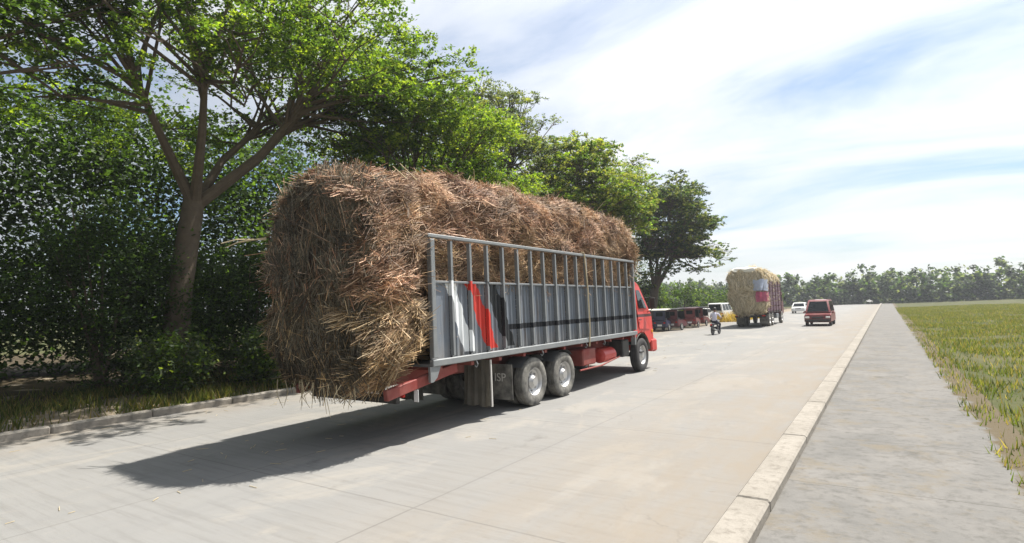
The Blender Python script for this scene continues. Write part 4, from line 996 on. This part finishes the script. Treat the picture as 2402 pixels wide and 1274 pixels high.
# motorcycle and rider
mb = empty('motorcycle', (-9.11, 36.9, 0), R(-4)); tag(mb, 'dark motorcycle ridden away along the road behind the straw truck', 'motorcycle')
motorbike(mb, 0, 'black_metal')
def rider():
    J = {'pel': (0, -.22, .80, .15, .13), 'wst': (0, -.20, 1.00, .15, .12), 'chs': (0, -.12, 1.22, .175, .13), 'nb': (0, -.08, 1.37, .075, .07), 'nk': (0, -.05, 1.44, .055, .055),
         'hd': (0, -.02, 1.54, .085, .10), 'ht': (0, -.01, 1.63, .075, .085)}
    E = [('pel', 'wst'), ('wst', 'chs'), ('chs', 'nb'), ('nb', 'nk'), ('nk', 'hd'), ('hd', 'ht')]
    for s, q in ((-1, 'l'), (1, 'r')):
        J.update({'sh'+q: (s*.19, -.09, 1.33, .065, .065), 'el'+q: (s*.33, .02, 1.10, .046, .046), 'wr'+q: (s*.34, .22, 1.01, .030, .032), 'hn'+q: (s*.335, .28, .995, .036, .028),
                  'hp'+q: (s*.11, -.16, .78, .095, .09), 'kn'+q: (s*.22, .22, .66, .065, .065), 'an'+q: (s*.20, .05, .32, .042, .042), 'to'+q: (s*.21, .20, .27, .040, .032)})
        E += [('chs', 'sh'+q), ('sh'+q, 'el'+q), ('el'+q, 'wr'+q), ('wr'+q, 'hn'+q), ('pel', 'hp'+q), ('hp'+q, 'kn'+q), ('kn'+q, 'an'+q), ('an'+q, 'to'+q)]
        for k, dx in enumerate((-.024, -.008, .008, .024)):
            J['f%d%s' % (k, q)] = (s*.335+dx, .33-.004*k, .985, .009, .009); J['g%d%s' % (k, q)] = (s*.335+dx, .335, .955, .008, .008)
            E += [('hn'+q, 'f%d%s' % (k, q)), ('f%d%s' % (k, q), 'g%d%s' % (k, q))]
        J['th'+q] = (s*.30, .30, .97, .010, .010); E.append(('hn'+q, 'th'+q))
    ks = list(J); me = bpy.data.meshes.new('person'); me.from_pydata([J[k][:3] for k in ks], [(ks.index(a), ks.index(b)) for a, b in E], [])
    o = bpy.data.objects.new('tmp_rider', me); COL.objects.link(o)
    sk = o.modifiers.new('s', 'SKIN'); sv = me.skin_vertices[0].data
    for i, k in enumerate(ks): sv[i].radius = J[k][3:5]; sv[i].use_root = (k == 'pel')
    o.modifiers.new('d', 'SUBSURF').levels = 2
    bpy.context.view_layer.update()
    m2 = bpy.data.meshes.new_from_object(o.evaluated_get(bpy.context.evaluated_depsgraph_get())); bpy.data.objects.remove(o)
    m2.name = 'person'; m2.materials.clear()
    for k in ('shirt_cloth', 'dark_trousers', 'skin', 'seat_vinyl'): m2.materials.append(M[k])
    for p in m2.polygons:
        x, y, z = p.center; p.use_smooth = True
        if z > 1.41 or (abs(x) > .22 and z > .9 and y > .03 and z < 1.09): p.material_index = 2
        elif z < .33: p.material_index = 3
        elif z < .90 and not (abs(x) > .28 and y > .05 and z > .84): p.material_index = 1
    o = link_mesh('person', m2); o.location = (-9.11, 36.9, 0); o.rotation_euler = (0, 0, R(-4))
    tag(o, 'person in a pale lilac shirt and dark trousers riding the motorcycle away', 'person')
    b = B(); bmesh.ops.create_icosphere(b, subdivisions=3, radius=.112)
    for v in list(b.verts): v.co = Vector((v.co.x*.95, v.co.y*1.08, v.co.z*1.05)) + Vector((0, -.035, 1.60))
    bmesh.ops.delete(b, geom=[v for v in b.verts if v.co.z < 1.52 or (v.co.y > .035 and v.co.z < 1.63)], context='VERTS'); obj('hair', b, 'hair', o, True)
    b = B()
    for s in (-1, 1):
        bmesh.ops.create_icosphere(b, subdivisions=2, radius=.022, matrix=Matrix.Translation((s*.088, -.015, 1.545)))
    bmesh.ops.create_icosphere(b, subdivisions=2, radius=.016, matrix=Matrix.Translation((0, .085, 1.535))); obj('ears_and_nose', b, 'skin', o, True)
    b = B()
    for s in (-1, 1): bmesh.ops.create_icosphere(b, subdivisions=2, radius=.011, matrix=Matrix.Translation((s*.034, .072, 1.563)))
    box(b, (0, .078, 1.497), (.045, .01, .008)); obj('eyes_and_mouth', b, 'hair', o)
rider()

# roadside hut behind the tricycles
h = empty('roadside_hut', (-19.4, 46.0, .2), R(8)); tag(h, 'small roadside hut with rusty roof behind the parked tricycles', 'hut')
b = B(); box(b, (0, 0, 1.1), (3.0, 3.6, 2.2), .02); obj('wall', b, 'pale_wall', h)
b = B(); prism_x(b, [(-2.3, 2.15), (0, 3.1), (2.3, 2.15), (2.3, 2.22), (0, 3.18), (-2.3, 2.22)], -1.9, 1.9); obj('roof', b, 'rust_roof', h)
b = B(); box(b, (1.51, -.8, 1.0), (.04, .8, 1.9), .01); d = obj('door', b, 'maroon_paint', h)
b = B(); box(b, (1.54, -.5, 1.0), (.03, .1, .04), .01); obj('handle', b, 'rim_steel', d)
b = B(); box(b, (1.51, .8, 1.3), (.04, .9, .8), .01); wn = obj('window', b, 'dark_glass', h)
b = B(); box(b, (1.53, .8, .86), (.08, 1.0, .06), .01); obj('sill', b, 'pale_wall', wn)

# ------------------------------------------------------------------ air
b = B(); box(b, (0, 600, 8.3), (1840, 1840, 19.2)); hz = obj('haze', b, None); hz['kind'] = 'stuff'; hz['label'] = 'thin sunlit dust haze over the road'; hz['category'] = 'haze'
hm = bpy.data.materials.new('haze_air'); hm.use_nodes = True; ht = hm.node_tree; ht.nodes.clear()
pv = nd(ht, 'ShaderNodeVolumePrincipled'); pv.inputs['Color'].default_value = (.86, .90, .96, 1); pv.inputs['Density'].default_value = .0006; pv.inputs['Anisotropy'].default_value = .3
ho = nd(ht, 'ShaderNodeOutputMaterial'); ht.links.new(pv.outputs[0], ho.inputs['Volume']); hz.data.materials.append(hm)
